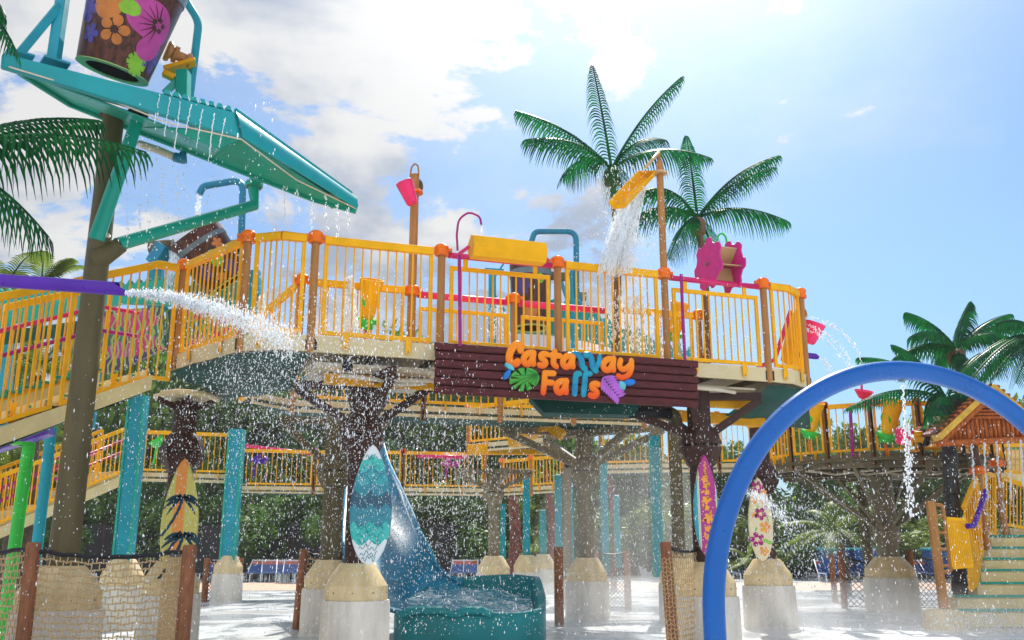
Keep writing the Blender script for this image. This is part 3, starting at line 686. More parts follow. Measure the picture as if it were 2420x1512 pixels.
m=MB(); m.lathe([(0,.02),(.55,.02),(.55,.06),(0,.06)],(CF[0],CF[1],4.02),24); m.tube([W(380,930,15.2),W(420,925,15.2),W(480,930,15.2),W(520,945,15.3)],.05,8); tag(m.build('ring_beam',M['beige'],loc=(CF[0],CF[1],4.02)),'beige ring plate on top of the column above the yellow surfboard','ring')
CP=(-5.62,11.9); pedestal(*CP,'large pedestal behind the rope net, under the tall canopy mast',1.08)
# olive secondary column near B
x,y=W(1600,1200,20.5).x,20.5; pedestal(x,y,'pedestal half hidden behind the net-wrapped post right of the mist',.95); column(x,y,.14,4.3,'olive','slim olive column left of the magenta surfboard',None,(),grp='olive tree-like columns')
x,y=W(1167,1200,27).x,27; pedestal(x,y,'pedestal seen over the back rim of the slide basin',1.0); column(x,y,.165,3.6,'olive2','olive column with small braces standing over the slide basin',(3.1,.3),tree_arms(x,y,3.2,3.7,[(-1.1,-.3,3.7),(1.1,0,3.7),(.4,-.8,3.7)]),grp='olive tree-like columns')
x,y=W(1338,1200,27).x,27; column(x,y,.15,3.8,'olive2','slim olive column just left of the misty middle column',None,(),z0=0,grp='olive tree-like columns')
# teal square columns
def teal_col(u0,v0,v1,Y,wpx,label,ped=True,mt='tealcol',u1=None,k=.9):
    b=W(u0,v0,Y); T=W(u1 or u0,v1,Y); wd=wpx*Y/F
    t=thing('teal_column',label,'column',(b.x,b.y,0),'teal blue square columns')
    m=MB(); m.box((b.x,b.y,(T.z+.9)/2),(wd*.86,wd*.86,T.z-.9)); m.build('shaft',M[mt],t,bevel=.02)
    m=MB(); m.box((b.x-wd*.43,b.y-wd*.43,(T.z+.9)/2),(wd*.12,wd*.12,T.z-.92)); m.box((b.x+wd*.43,b.y-wd*.43,(T.z+.9)/2),(wd*.12,wd*.12,T.z-.92)); m.build('corner_rib',M['tealg'] if mt=='tealcol' else M[mt],t)
    if ped: pedestal(b.x,b.y,'pedestal under the '+label,k)
for a in [(293,1320,935,19.0,42,'wide teal column just right of the canopy mast',True),(540,1330,1015,28.,36,'teal column left of the purple watering toy',True),
 (1244,1321,1118,30,17,'teal column in front of the reddish tree trunks over the basin',True),(1283,1321,1205,34,15,'short teal column, third from the slide over the basin',True),(1320,1300,1122,27,17,'teal column touching the slim olive column, in mist',False),
 (1188,1321,1190,34,12,'thinnest teal column beside the thick olive column',False),(1350,1300,1150,32,11,'narrow teal column hidden behind the misty middle column',False),(1430,1310,1055,27,17,'teal column veiled by mist left of the wire cage',False),(1459,1310,1170,32,14,'short teal column over the wire cage in the mist',False),
 (1553,1290,1030,22,26,'broad teal column left of the slim olive column',False)]: teal_col(*a)
# green and blue round columns at far left
b=W(30,1300,15.5); column(b.x,b.y,.10,W(60,1050,15.5).z,'green','bright green round column at the left edge',None,(),z0=0,lean=(.05,0))
m=MB(); c=W(55,1048,15.5); m.lathe([(.1,-.03),(.19,-.03),(.19,.02),(.1,.02)],c,18); m.build('flange',M['green'],bpy.data.objects[[o.name for o in bpy.data.objects if o.get('label','').startswith('bright green round')][0]],loc=ORG[[o.name for o in bpy.data.objects if o.get('label','').startswith('bright green round')][0]])
b=W(88,1290,17.5); column(b.x,b.y,.10,W(110,1010,17.5).z,'tealcol','round blue column beside the bright green column',None,(),z0=0)
m=MB(); m.beam(W(-60,1075,15.9),W(120,1018,15.9),.25,.14); tag(m.build('purple_beam',M['purple'],loc=W(0,1050,15.9)),'purple beam carried by the bright green column below the stair','beam')
# ---------------------------------------------------------------- surfboards
def board_out(n=40,nose=.55):
    L_=[]
    for i in range(n+1):
        u=i/n; w_=(math.sin(PI*min(1,u**.82))**.62) if 0<u<1 else 0
        w_=w_*(1-.15*(u>.5)*(u-.5)); L_.append((w_,u))
    return L_
def surfboard(u,v0,v1,Y,wpx,mt,label,lean=(0,0),yaw=0.):
    b=W(u,v1,Y); T=W(u,v0,Y); H=(T-b).z; wd=wpx*Y/F
    t=thing('surfboard',label,'surfboard',b); O=board_out()
    ux=Vector((math.cos(yaw),math.sin(yaw),0)); nz=Vector((ux.y,-ux.x,0))
    def P(x,z,d=0): return b+ux*(x*wd+lean[0]*z/H)+Vector((0,0,z))+nz*d
    right=[(w_/2,q*H) for w_,q in O]; out_=right+[(-x,z) for x,z in right[::-1][1:-1]]
    m=MB(); n=len(out_); rings=[]
    for f_,d in ((.86,-.05),(.97,-.035),(1,0),(.97,.035),(.86,.05)):
        rings.append([P(x*f_,H/2+(z-H/2)*(1-(1-f_)*.35),d) for x,z in out_])
    vs=[p for r_ in rings for p in r_]
    fs=[(i*n+k,i*n+(k+1)%n,(i+1)*n+(k+1)%n,(i+1)*n+k) for i in range(4) for k in range(n)]
    for base in (0,4*n):
        for k in range(n//2): 
            a,b2=k,k+1; c_,d_=(n-k)%n,(n-k-1)%n
            f=[base+a,base+b2,base+d_,base+c_]; f=list(dict.fromkeys(f))
            if len(f)>2: fs.append(tuple(f))
    m.add(vs,fs,True); m.build('board',mt,t)
    return t,P,H,wd
def ramp_mat(name,axis,stops,wob=0.,wsc=8.,scale=1.):
    m=bpy.data.materials.new(name); m.use_nodes=True; tt=m.node_tree; p=tt.nodes['Principled BSDF']
    g=tt.nodes.new('ShaderNodeTexCoord'); sp=tt.nodes.new('ShaderNodeSeparateXYZ'); tt.links.new(g.outputs['Object'],sp.inputs[0])
    v=mth(tt,'MULTIPLY',sp.outputs[axis],scale)
    if axis==0: v=mth(tt,'ADD',v,.5)
    if wob:
        wv=mth(tt,'MULTIPLY',mth(tt,'ABSOLUTE',mth(tt,'SINE',mth(tt,'MULTIPLY',sp.outputs[0],wsc))),wob)
        v=mth(tt,'ADD',v,mth(tt,'ADD',wv,mth(tt,'MULTIPLY',noise(tt,g.outputs['Object'],5,3),wob)))
    r=tt.nodes.new('ShaderNodeValToRGB'); r.color_ramp.interpolation='CONSTANT'; tt.links.new(v,r.inputs[0])
    el=r.color_ramp.elements
    while len(el)>1: el.remove(el[-1])
    el[0].position=stops[0][0]; el[0].color=(*stops[0][1],1)
    for a_,c_ in stops[1:]:
        e=el.new(a_); e.color=(*c_,1)
    tt.links.new(r.outputs[0],p.inputs['Base Color']); p.inputs['Roughness'].default_value=.3; p.inputs['Coat Weight'].default_value=.3
    return m
def star(P,cx,cz,rf,d,mt,parent,name='flower_print',n=48,rings=3,rot=0.):
    m=MB(); vs=[P(cx,cz,d)]
    for k in range(1,rings+1):
        for i in range(n):
            q=2*PI*i/n; r_=rf(q)*k/rings; vs.append(P(cx+math.cos(q+rot)*r_/P.w,cz+math.sin(q+rot)*r_,d))
    fs=[(0,1+i,1+(i+1)%n) for i in range(n)]
    for k in range(rings-1):
        for i in range(n): a=1+k*n+i; b_=1+k*n+(i+1)%n; fs.append((a,a+n,b_+n,b_))
    m.add(vs,fs); return m.build(name,mt,parent,recalc=False)
class PW:
    def __init__(s,f,w): s.f=f; s.w=w
    def __call__(s,*a): return s.f(*a)
petal5=lambda r:(lambda q:r*(.38+.62*abs(math.cos(2.5*q))**.55))
leafr=lambda r:(lambda q:r*(.32+.68*abs(math.cos(q))**3))
# teal wave board
wt=(.80,.84,.84); tl=(.02,.50,.44); dt=(.01,.23,.30); nv=(.005,.075,.13)
MT=ramp_mat('wave_board_paint',2,[(0,wt),(.22,tl),(.36,dt),(.50,nv),(.60,dt),(.68,(.02,.36,.38)),(.76,dt),(.79,tl),(.89,wt)],.045,14,1/1.78)
tb,P,H,wd=surfboard(871,1050,1336,13.3,98,MT,'surfboard painted with teal ocean waves and white ends on the near pedestal')
lm=mat('wave_line',(.03,.24,.28),.4); m=MB()
rr_=random.Random(5)
for z,cc in ((.10,1),(.16,1),(.24,1),(.31,1),(.42,0),(.5,0),(.56,1),(.7,0),(.83,0),(.95,0),(1.2,0),(1.38,0),(1.5,0)):
    ww=.36*math.sin(PI*min(1,(z/H)**.82))**.62*.93
    ph=rr_.random()*6; 
    Q=[P(x/12*ww-.0,z+.028*math.sin(x*.9+ph)+.02*math.sin(x*.37+ph*2),.053) for x in range(-12,13)]
    m.tube([Vector(q) for q in Q],.0045,4)
m.build('wave_lines',lm,tb)
# yellow palm board
MY=ramp_mat('palm_board_paint',0,[(0,(.62,.55,.10)),(.34,(.85,.28,.02)),(.62,(.62,.55,.10))],0,8,1/.62)
tb,P,H,wd=surfboard(413,1083,1372,14.6,86,MY,'yellow surfboard with orange stripe and dark palm silhouettes above the rope net',lean=(0,0))
MDK=mat('navy_print',(.008,.05,.075),.4); P=PW(P,wd)
def palm_print(cx,cz,s,dirn=1):
    m=MB()
    for a,l_ in ((10,.30),(40,.33),(75,.26),(110,.28),(145,.33),(175,.30),(205,.26),(-25,.26)):
        q=R(a); pts=[]
        for k in range(7):
            u=k/6; x=math.cos(q)*l_*u*s; z=math.sin(q)*l_*u*s*.7-.20*s*u*u; pts.append((x,z))
        for k in range(6):
            (x0,z0),(x1,z1)=pts[k],pts[k+1]; w0=.055*s*math.sin(PI*(k+.6)/7.2); w1=.055*s*math.sin(PI*min(1,(k+1.6)/7.2))
            m.add([P(cx+x0/P.w,cz+z0+w0*.35,.054),P(cx+x1/P.w,cz+z1+w1*.35,.054),P(cx+x1/P.w,cz+z1-w1,.054),P(cx+x0/P.w,cz+z0-w0,.054)],[(0,1,2,3)])
    for k in range(6):
        u0,u1=k/6,(k+1)/6; f=lambda u:(cx*P.w-dirn*.30*s*u**1.6, cz-.62*s*u)
        (x0,z0),(x1,z1)=f(u0),f(u1); m.add([P((x0-.02*s)/P.w,z0,.0545),P((x0+.02*s)/P.w,z0,.0545),P((x1+.03*s)/P.w,z1,.0545),P((x1-.03*s)/P.w,z1,.0545)],[(0,1,2,3)])
    m.build('palm_print',MDK,tb,recalc=False)
palm_print(.05,1.25,.95,1); palm_print(.14,.68,1.05,1)
# magenta board
MM_=ramp_mat('magenta_board_paint',0,[(0,(.01,.33,.40)),(.20,(.75,.72,.45)),(.225,(.01,.33,.40)),(.24,(.75,.72,.45)),(.27,(.42,.01,.20)),(.82,(.75,.72,.45)),(.85,(.01,.33,.40))],0,8,1/.46)
tb,P,H,wd=surfboard(1674,1073,1318,14.75,60,MM_,'magenta surfboard with teal edges and a chain of orange flowers, partly behind the blue arch'); P=PW(P,wd)
MOF=mat('orange_flower',(.90,.36,.05),.4); MMF=mat('magenta_flower',(.38,.01,.15),.4); MGF=mat('green_leaf_print',(.25,.55,.05),.4)
for i,(x,z,r_) in enumerate([(0,.18,.05),(.03,.3,.06),(-.02,.44,.05),(.05,.6,.085),(0,.76,.05),(-.02,.88,.07),(.03,1.0,.05),(0,1.1,.05),(-.03,1.2,.06)]):
    star(P,x,z,petal5(r_),.054,MOF,tb,rot=i*.7)
for i in range(7): star(P,0,1.26+i*.035,leafr(.045-.004*i),.054,MOF,tb,'leaf_print',rot=(R(35) if i%2 else R(145)))
for i in range(9): star(P,(-.12 if i%2 else .12),.24+i*.11,leafr(.04),.054,MOF,tb,'leaf_print',rot=R(40+i*50))
# cream board
MC=mat('cream_board',(.80,.68,.42),.35,.06,3,coat=.3)
tb,P,H,wd=surfboard(1802,1128,1326,18.9,57,MC,'cream surfboard scattered with magenta and orange hibiscus flowers'); P=PW(P,wd)
for i,(x,z,r_,k) in enumerate([(-.05,1.45,.13,0),(-.18,1.22,.10,1),(.15,1.18,.06,1),(.22,1.05,.05,0),(.0,.92,.13,0),(.28,.82,.06,2),(-.26,.9,.06,1),(.16,.66,.12,1),(-.22,.62,.05,2),(-.2,.42,.15,0),(.22,.38,.09,2),(.05,.2,.1,1),(-.1,1.05,.05,2),(.2,1.35,.06,1)]):
    star(P,x,z,petal5(r_) if k<2 else leafr(r_),.054,[MMF,MOF,MGF][k],tb,'flower_print' if k<2 else 'leaf_print',rot=i*.9)
    if k==0: star(P,x,z,petal5(r_*.35),.057,MC,tb,rot=i*.9+.6)
# ---------------------------------------------------------------- canopy mast
x,y=CP; zt=W(275,262,y).z
t=thing('canopy_mast','tall thick olive-brown mast carrying the turquoise canopy at the left','mast',(x,y,1.33))
m=MB(); m.tube([(x,y,1.33),(x,y,3.5),(x,y,zt-.02)],[.185,.165,.14],28); m.build('shaft',M['olive'],t)
j=Vector((x+.10,y-.05,W(265,590,y).z))
m=MB(); m.tube([j+Vector((-.1,0,-.15)),j+Vector((.25,-.02,.05))],[.17,.10],16); m.tube([j+Vector((-.1,0,-.05)),j+Vector((.02,-.15,.16))],.11,14); m.build('socket',M['olive'],t,bevel=.01)
m=MB(); m.box((x,y,zt-.06),(.32,.32,.04),R(40)); m.build('top_plate',M['brown'],t,bevel=.006)
ct=thing('turquoise_canopy','big turquoise sloping canopy under the flowered tipping bucket','canopy',(x,y,zt))
# strut 1
f1=W(325,272,y-.35); f2=W(600,437,y+1.75)
def flange(c,ax,r=.14):
    m=MB(); m.lathe([(.07,-.035),(r,-.035),(r,-.008),(r*.94,-.006),(r*.94,.006),(r,.008),(r,.035),(.07,.035)],c,24,axis=ax); return m
m=MB(); m.tube([j+Vector((-.02,-.22,.05)),f1+Vector((0,0,-.10)),f1+Vector((0,0,.14))],[.105,.085,.075],18); s1=m.build('strut',M['tealg'],ct)
flange(f1,(0,0,1)).build('flange',M['tealg'],s1,bevel=.004)
m=MB(); m.tube([j+Vector((.18,-.02,.05)),f2+Vector((.03,0,-.34)),f2+Vector((0,0,-.1)),f2+Vector((0,0,.14))],[.095,.085,.085,.08],18); s2=m.build('strut',M['tealg'],ct)
flange(f2,(0,0,1)).build('flange',M['tealg'],s2,bevel=.004)
for fc,par in ((f1,s1),(f2,s2)):
    m=MB()
    for k in range(8):
        q=k*PI/4; m.lathe([(0,.06),(.014,.06),(.014,-.06),(0,-.06)],fc+Vector((math.cos(q)*.11,math.sin(q)*.11,0)),6)
    m.build('bolt',M['bolt'],par)
# canopy body: a folded plate with a deep front beam
Ya,Yb,Yc_,Yd=9.6,11.2,13.6,12.9
TA,TB,TC=W(6,124,Ya),W(556,264,Yb),W(843,466,Yc_)
BA,BB,BC=W(3,156,Ya),W(572,326,Yb),W(843,494,Yc_)
def beam_face(p,q,r_,s_,th,mt,name,parent,bevel=.02):
    n=(Vector(q)-Vector(p)).cross(Vector(s_)-Vector(p)).normalized()
    if n.y<0: n=-n
    m=MB(); m.prism([p,q,r_,s_],n*th); return m.build(name,mt,parent,bevel=bevel)
beam_face(TA,TB,BB,BA,.10,M['teal'],'front_beam',ct)
# right run is a half round gutter
m=MB(); n=8; prof=[]
for k in range(n+1):
    a=PI*k/n; prof.append((math.sin(a)*.5,-math.cos(a)))
def gut(Pt,Pb,k,o=1.): 
    mid=(Pt+Pb)/2; h=(Pt-Pb)/2; out=Vector((.45,-.8,0)).normalized()*h.length
    return [mid+h*(-b)*1.0+out*a*.75 for a,b in prof]
G0=gut(TB,BB,0); G1=gut(TC,BC,0)
vs=G0+G1; m.add(vs,[(i,i+1,n+2+i,n+1+i) for i in range(n)],True); m.add(G1,[tuple(range(n+1))]); m.add(G0,[tuple(range(n+1))[::-1]]); m.build('gutter_beam',M['teal'],ct)
# back/lower edge points
KA=W(45,163,10.6); KB=W(165,240,11.9); KC=W(310,298,12.3); KD=W(500,372,12.9); KE=W(742,466,13.6)
inner=[BA,W(190,210,10.2),W(395,300,10.9),BB]
def sheet(P,mt,name,th=.02):
    m=MB(); n=len(P); m.add(P,[tuple(range(n))]); o=m.build(name,mt,ct); s=o.modifiers.new('s','SOLIDIFY'); s.thickness=th; return o
sheet([BA+Vector((0,.03,.03)),KA,KB,KC,W(395,300,10.95)+Vector((0,.03,.03))],M['tealg'],'underside_panel')
sheet([W(395,300,10.95),KC,KD,W(520,350,11.4)],M['tealg'],'underside_panel')
sheet([W(395,300,10.95),W(520,350,11.4),BB+Vector((0,.02,.02)),BB+Vector((-.2,0,.1))],M['tealg'],'underside_panel')
sheet([W(520,350,11.4),KD,KE,BC+Vector((-.1,.02,.02)),BB+Vector((0,.02,.02))],M['tealg'],'underside_panel')
m=MB()
for a,b in ((KA,KB),(KB,KC),(KC,KD),(KD,KE),(KE,BC)): m.beam(a,b,.05,.16)
m.build('rear_edge_beam',M['tealg'],ct,bevel=.008)
m=MB(); P_=[BA+Vector((.1,-.02,-.02)),W(210,215,10.2),W(395,290,10.7),BB+Vector((0,-.02,-.03)),W(700,425,12.4),BC]
for a,b in zip(P_[:-1],P_[1:]): m.beam(a,b,.012,.016)
m.build('pale_trim',M['pvc'],ct)
# corrugated top
m=MB()
for k in range(8):
    u=k/8; a=TA.lerp(TB,.66+.33*u)+Vector((0,-.01,.0)); e=Vector((-.35,1.9,.45)); w_=(TB-TA)*.33/8*.85
    m.prism([a,a+w_*.22+Vector((0,0,.06)),a+w_*.78+Vector((0,0,.06)),a+w_],e)
m.build('roof_rib',M['teal'],ct)
sheet([TA+Vector((0,.02,-.02)),TB+Vector((0,.02,-.02)),TB+Vector((-.35,1.95,.5)),TA+Vector((-.1,1.9,.5))],M['tealcol'],'roof_sheet')
sheet([TB+Vector((0,.02,-.01)),TC+Vector((0,.05,0)),TC+Vector((-.5,.6,.05)),TB+Vector((-.35,1.95,.5))],M['teal'],'roof_sheet')
m=MB(); m.beam(TB+Vector((-.02,.05,.03)),TC+Vector((-.1,.05,.06)),.05,.10); m.build('roof_flashing',M['teal'],ct,bevel=.006)
# A-frame on the canopy
m=MB(); m.beam(W(126,150,10.2),W(152,-30,10.4),.13,.13); m.build('frame_leg',M['tealcol'],ct,bevel=.01)
m=MB(); m.beam(W(42,132,10.0),W(140,14,10.3),.10,.10); m.build('frame_leg',M['tealcol'],ct,bevel=.01)
m=MB(); m.box(W(130,150,10.2),(.30,.25,.03),R(40)); m.box(W(45,132,10.0),(.30,.25,.03),R(40)); m.build('base_plate',M['tealcol'],ct,bevel=.004)
m=MB(); m.beam(W(432,245,11.5),W(434,170,11.5),.16,.18); m.beam(W(390,220,11.4),W(425,185,11.5),.06,.10); m.build('frame_leg',M['tealg'],ct,bevel=.01)
m=MB(); m.tube(round_path([W(448,232,11.7),W(470,50,11.7),W(440,5,11.5),W(415,-60,11.4)],.25),.055,14); m.build('overhead_pipe',M['tealcol'],ct)
# pvc pipe stub
m=MB(); m.tube([W(330,340,12.3),W(375,355,12.2),W(415,372,12.2)],.055,12); m.build('drain_stub',M['pvc'],ct)
m=MB(); m.tube([W(413,371,12.2),W(432,376,12.2)],.07,12); m.tube([W(432,360,12.2),W(434,384,12.2)],.05,10); m.build('valve',M['bluepipe'],ct)
# bearing + flowered bucket
bb=thing('flower_bucket','huge dark wooden-look tipping bucket with orange, pink and green flowers above the canopy','bucket',W(280,90,11.2))
bc0=W(266,168,10.75); bc1=W(338,-60,10.55); ax=(bc1-bc0).normalized(); H_=(bc1-bc0).length; r0=90*10.75/F*1.0; r1=r0*1.36
q=ax.to_track_quat('Z','Y').to_matrix()
def bucket_mat(name):
    m=bpy.data.materials.new(name); m.use_nodes=True; tt=m.node_tree; p=tt.nodes['Principled BSDF']
    g=tt.nodes.new('ShaderNodeTexCoord'); mp=tt.nodes.new('ShaderNodeMapping'); mp.inputs['Scale'].default_value=(9,9,.7); tt.links.new(g.outputs['Object'],mp.inputs[0])
    f=noise(tt,mp.outputs[0],2.5,5,.6); c=mixc(tt,smooth(tt,f,.35,.65),(.035,.010,.007),(.11,.032,.018)); tt.links.new(c,p.inputs['Base Color']); p.inputs['Roughness'].default_value=.3; p.inputs['Specular IOR Level'].default_value=.25
    return m
M['bwood']=bucket_mat('bucket_wood'); M['limeg']=mat('lime_rim',(.30,.47,.13),.45,.1,8); M['greyband']=mat('grey_band',(.13,.17,.19),.4,.1,5)
def big_bucket(t,c,ax,r0,r1,h,prints=(),band=.82):
    m=MB(); m.lathe([(r0*.0+r0,0),(r1,h),(r1*.96,h),(r0*.95,.02)],c,56,axis=ax); m.build('bucket_wall',M['bwood'],t)
    m=MB(); m.lathe([(r0*1.0,.0),(r0*1.015,-.012),(r0*.74,-.012),(r0*.74,.05)],c,56,axis=ax); m.build('bucket_rim',M['limeg'],t)
    m=MB(); m.lathe([(r0*.74,.0),(r0*.70,.35),(0,.36)],c,40,axis=ax); m.build('bucket_mouth',M['black'],t)
    rb=lambda z:r0+(r1-r0)*z/h
    m=MB(); m.lathe([(rb(h*band)+.002,h*band),(rb(h*band)+.014,h*band+.005),(rb(h*(band+.09))+.014,h*(band+.09)-.005),(rb(h*(band+.09))+.002,h*(band+.09))],c,56,axis=ax); m.build('band',M['greyband'],t)
    qq=Vector(ax).normalized().to_track_quat('Z','Y').to_matrix()
    def PP(th,z,d=0):
        r_=rb(z)+d; return Vector(c)+qq@Vector((r_*math.cos(th),r_*math.sin(th),z))
    P=PW(PP,r0*1.15)
    # angle that faces the camera
    v=qq.inverted()@(Vector((0,0,EYE))-Vector(c)); th0=math.atan2(v.y,v.x)
    for dth,z,rf,mt,nm,rot,dd in prints: star(P,th0+dth,z*h,rf,dd,mt,t,nm,n=60,rings=5,rot=rot)
    return P,th0
FO=mat('orange_print',(.48,.16,.035),.4,.15,5,spec=.2); FP=mat('pink_print',(.40,.05,.24),.4,.2,3,spec=.2); FG=mat('lime_print',(.20,.43,.03),.4,.15,5,spec=.2); FD=mat('dark_print',(.05,.015,.012),.3,.1,5); FV=mat('violet_print',(.045,.03,.20),.3,.2,5,coat=.4)
mon=lambda r:(lambda q:r*(.55+.45*abs(math.cos(q*.5))**.6)*(1-.35*(abs(math.sin(q*5))>.93)*(math.cos(q)<.8)))
hs=lambda r:(lambda q:r*(1.05-.42*abs(math.sin(q*.5))**5-.12*abs(math.cos(q))))
S_=1.
sgn=-1
pr=[(-.25,.30,petal5(.19),FO,'flower_print',.2,.006),(-.25,.30,petal5(.055),FD,'flower_print',.2,.009),
    (.50,.46,hs(.34),FP,'flower_print',1.3,.006),(.66,.30,hs(.22),FP,'flower_print',-.6,.007),(.70,.50,petal5(.10),FD,'flower_print',.3,.0095),(.70,.50,petal5(.05),FP,'flower_print',.9,.012),
    (-.05,.52,hs(.13),FG,'leaf_print',1.6,.006),(.50,.07,mon(.17),FG,'leaf_print',.6,.006),(-.62,.56,hs(.26),FO,'flower_print',0,.006),(-.85,.22,petal5(.13),FV,'flower_print',0,.006),(-1.1,.45,petal5(.2),FV,'flower_print',0,.006),(.95,.2,petal5(.2),FV,'flower_print',0,.006),(-.02,.93,petal5(.15),FO,'flower_print',0,.006)]
P,th0=big_bucket(bb,bc0,ax,r0,r1,H_,pr)
# petals veins on the pink flower
m=MB()
for k in range(9):
    a=R(100+k*20); 
    m.tube([P(th0+.62+math.cos(a)*(.06+.2*u)/P.w+.08,.50*H_+math.sin(a)*(.06+.2*u),.012) for u in (0,.5,1)],[.008,.006,.002],4)
for k in range(5):
    a=.2+k*2*PI/5+.6; m.tube([P(th0-.25+math.cos(a)*(.02+.10*u)/P.w,.30*H_+math.sin(a)*(.02+.10*u),.012) for u in (0,.5,1)],[.010,.007,.002],4)
m.build('petal_vein',FD,bb)
t=thing('bearing_block','yellow-brown bearing and shaft holding the flowered bucket at its right side','bearing',W(430,165,11.5))
m=MB(); m.beam(W(388,168,11.5),W(462,148,11.6),.24,.05); m.build('bearing_plate',M['gold'],t,bevel=.006)
m=MB()
p0,p1=W(392,118,11.4),W(455,148,11.6); a_=(p1-p0).normalized(); l_=(p1-p0).length
m.lathe([(0,0),(.13,0),(.15,.03),(.13,.07),(.085,.075),(.085,.10),(.12,.105),(.12,.16),(.07,.165),(.07,l_*.75),(.10,l_*.76),(.10,l_*.9),(0,l_)],p0,18,axis=a_); m.build('shaft_housing',M['post'],t)
m=MB(); m.beam(W(385,172,11.4),W(412,185,11.45),.12,.08); m.build('bracket_arm',M['gold'],t,bevel=.01)
# ---------------------------------------------------------------- second bucket behind the rails
bd=thing('dark_bucket','dark tipping bucket with green leaf print pouring water behind the stair railing','bucket',W(478,590,18.5))
ca=W(540,668,18.7); cb=W(458,556,18.35); axx=(cb-ca).normalized(); hh=(cb-ca).length
P,th0=big_bucket(bd,ca,axx,.50,.60,hh,[(.1,.42,hs(.2),FG,'leaf_print',0,.006),(.55,.62,petal5(.13),FO,'flower_print',.4,.006),(.5,.15,petal5(.2),FV,'flower_print',.4,.006),(-.5,.3,petal5(.2),FV,'flower_print',.4,.006),(-.1,.1,petal5(.12),FO,'flower_print',.4,.006)],band=.74)
m=MB(); m.lathe([(.59,0),(.58,-.04),(0,-.3)],ca+axx*(hh-.02),40,axis=axx); m.build('bucket_interior',M['black'],bd)
t=thing('bucket_stand','blue-teal frame with olive bearings holding the dark bucket behind the stair','frame',W(380,720,18.6))
m=MB(); m.beam(W(365,760,18.6),W(372,590,18.6),.26,.22); m.build('frame_leg',M['tealcol'],t,bevel=.01)
m=MB(); m.beam(W(605,790,18.9),W(603,640,18.9),.20,.2); m.build('frame_leg',M['tealcol'],t,bevel=.01)
m=MB(); m.tube([W(355,588,18.5),W(410,582,18.5)],.16,14); m.build('bearing',M['olive'],t); m=MB(); m.tube([W(548,582,18.8),W(585,574,18.8)],.13,14); m.build('bearing',M['olive'],t)
m=MB(); m.beam(W(365,625,18.5),W(392,580,18.4),.3,.3); m.build('gusset',M['bluepipe'],t,bevel=.02)
m=MB(); m.beam(W(395,735,18.6),W(375,690,18.6),.1,.1); m.build('brace',M['tealcol'],t)
pipe(round_path([W(567,640,18.9),W(571,540,18.9),W(574,424,18.9),W(480,440,18.5),W(471,458,18.5)],.28),.075,'bluepipe','blue overhead pipe bent above the dark bucket, dribbling water into it')
# middle bucket far
bd=thing('far_bucket','plum brown bucket half hidden behind the square-framed railing above the sign','bucket',W(1255,690,26))
ca=W(1255,775,26); cb=W(1253,628,26)
P,th0=big_bucket(bd,ca,(cb-ca).normalized(),.55,.62,(cb-ca).length,[(.45,.72,hs(.16),FG,'leaf_print',0,.006),(-.1,.2,hs(.3),FO,'flower_print',0,.006),(-.4,.6,petal5(.3),FV,'flower_print',0,.006)],band=.8)
t=thing('bucket_stand','teal frame with lamp box beside the plum brown bucket above the sign','frame',W(1160,745,26.2))
m=MB(); m.beam(W(1163,860,26.2),W(1163,640,26.2),.22,.2); m.beam(W(1195,615,26.2),W(1165,660,26.2),.05,.05); m.beam(W(1165,690,26.2),W(1192,735,26.2),.06,.06); m.beam(W(1145,637,26.2),W(1190,640,26.2),.1,.1); m.build('frame_leg',M['tealcol'],t,bevel=.01)
m=MB(); m.beam(W(1357,860,26.2),W(1354,640,26.2),.20,.2); m.beam(W(1320,650,26.2),W(1345,720,26.2),.16,.1); m.build('frame_leg',M['tealcol'],t,bevel=.01)
m=MB(); m.beam(W(1290,650,26.1),W(1345,655,26.1),.1,.25); m.build('bearing',M['olive'],t,bevel=.01)
m=MB(); m.box(W(1377,700,26.2),(.2,.15,.25)); m.build('control_box',M['greyband'],t,bevel=.02)
pipe(round_path([W(1370,720,26.1),W(1362,690,26.1),W(1361,547,26.1),W(1263,547,25.9),W(1256,570,25.9)],.3),.085,'bluepipe','teal blue square-bent overhead pipe above the plum brown bucket')
# ---------------------------------------------------------------- wave canopies behind
def wave_shape(top,bot,Y0,Y1,mt,label,amp=9,per=22,th=.12):
    """top/bot: polylines in photo pixels; a crest of wave points runs along the top edge"""
    P=[];u0,u1=top[0][0],top[-1][0]
    def at(pl,u):
        for a,b in zip(pl[:-1],pl[1:]):
            if a[0]<=u<=b[0]: return a[1]+(b[1]-a[1])*(u-a[0])/(b[0]-a[0])
        return pl[-1][1]
    u=u0; pts=[]
    while u<u1:
        pts+=[(u,at(top,u)+amp*.4),(u+per*.28,at(top,u)+amp*.2),(u+per*.5,at(top,u)-amp*.7),(u+per*.62,at(top,u)-amp),(u+per*.78,at(top,u)-amp*.85),(u+per*.84,at(top,u)-amp*.35),(u+per*.74,at(top,u)-amp*.2),(u+per*.8,at(top,u)+amp*.25)]; u+=per
    pts=[p for p in pts if p[0]<=u1]
    allp=[W(a,b,Y0+(Y1-Y0)*(a-u0)/(u1-u0)) for a,b in pts]+[W(a,b,Y0+(Y1-Y0)*(a-u0)/(u1-u0)) for a,b in bot[::-1]]
    m=MB(); m.prism(allp,(0,th,0)); o=m.build('wave_panel',mt,loc=allp[0]); return tag(o,label,'wave panel','teal wave-crested canopy panels')
wave_shape([(-60,688),(100,690),(200,684),(285,670),(430,650)],[(-60,775),(100,752),(200,742),(285,716),(430,722)],17.2,17.8,M['tealg'],'turquoise wave-crested panel behind the left stair railing')
wave_shape([(445,672),(540,662),(620,668)],[(445,740),(540,735),(620,740)],19.4,20.0,M['tealg'],'short turquoise wave-crested panel below the dark bucket')
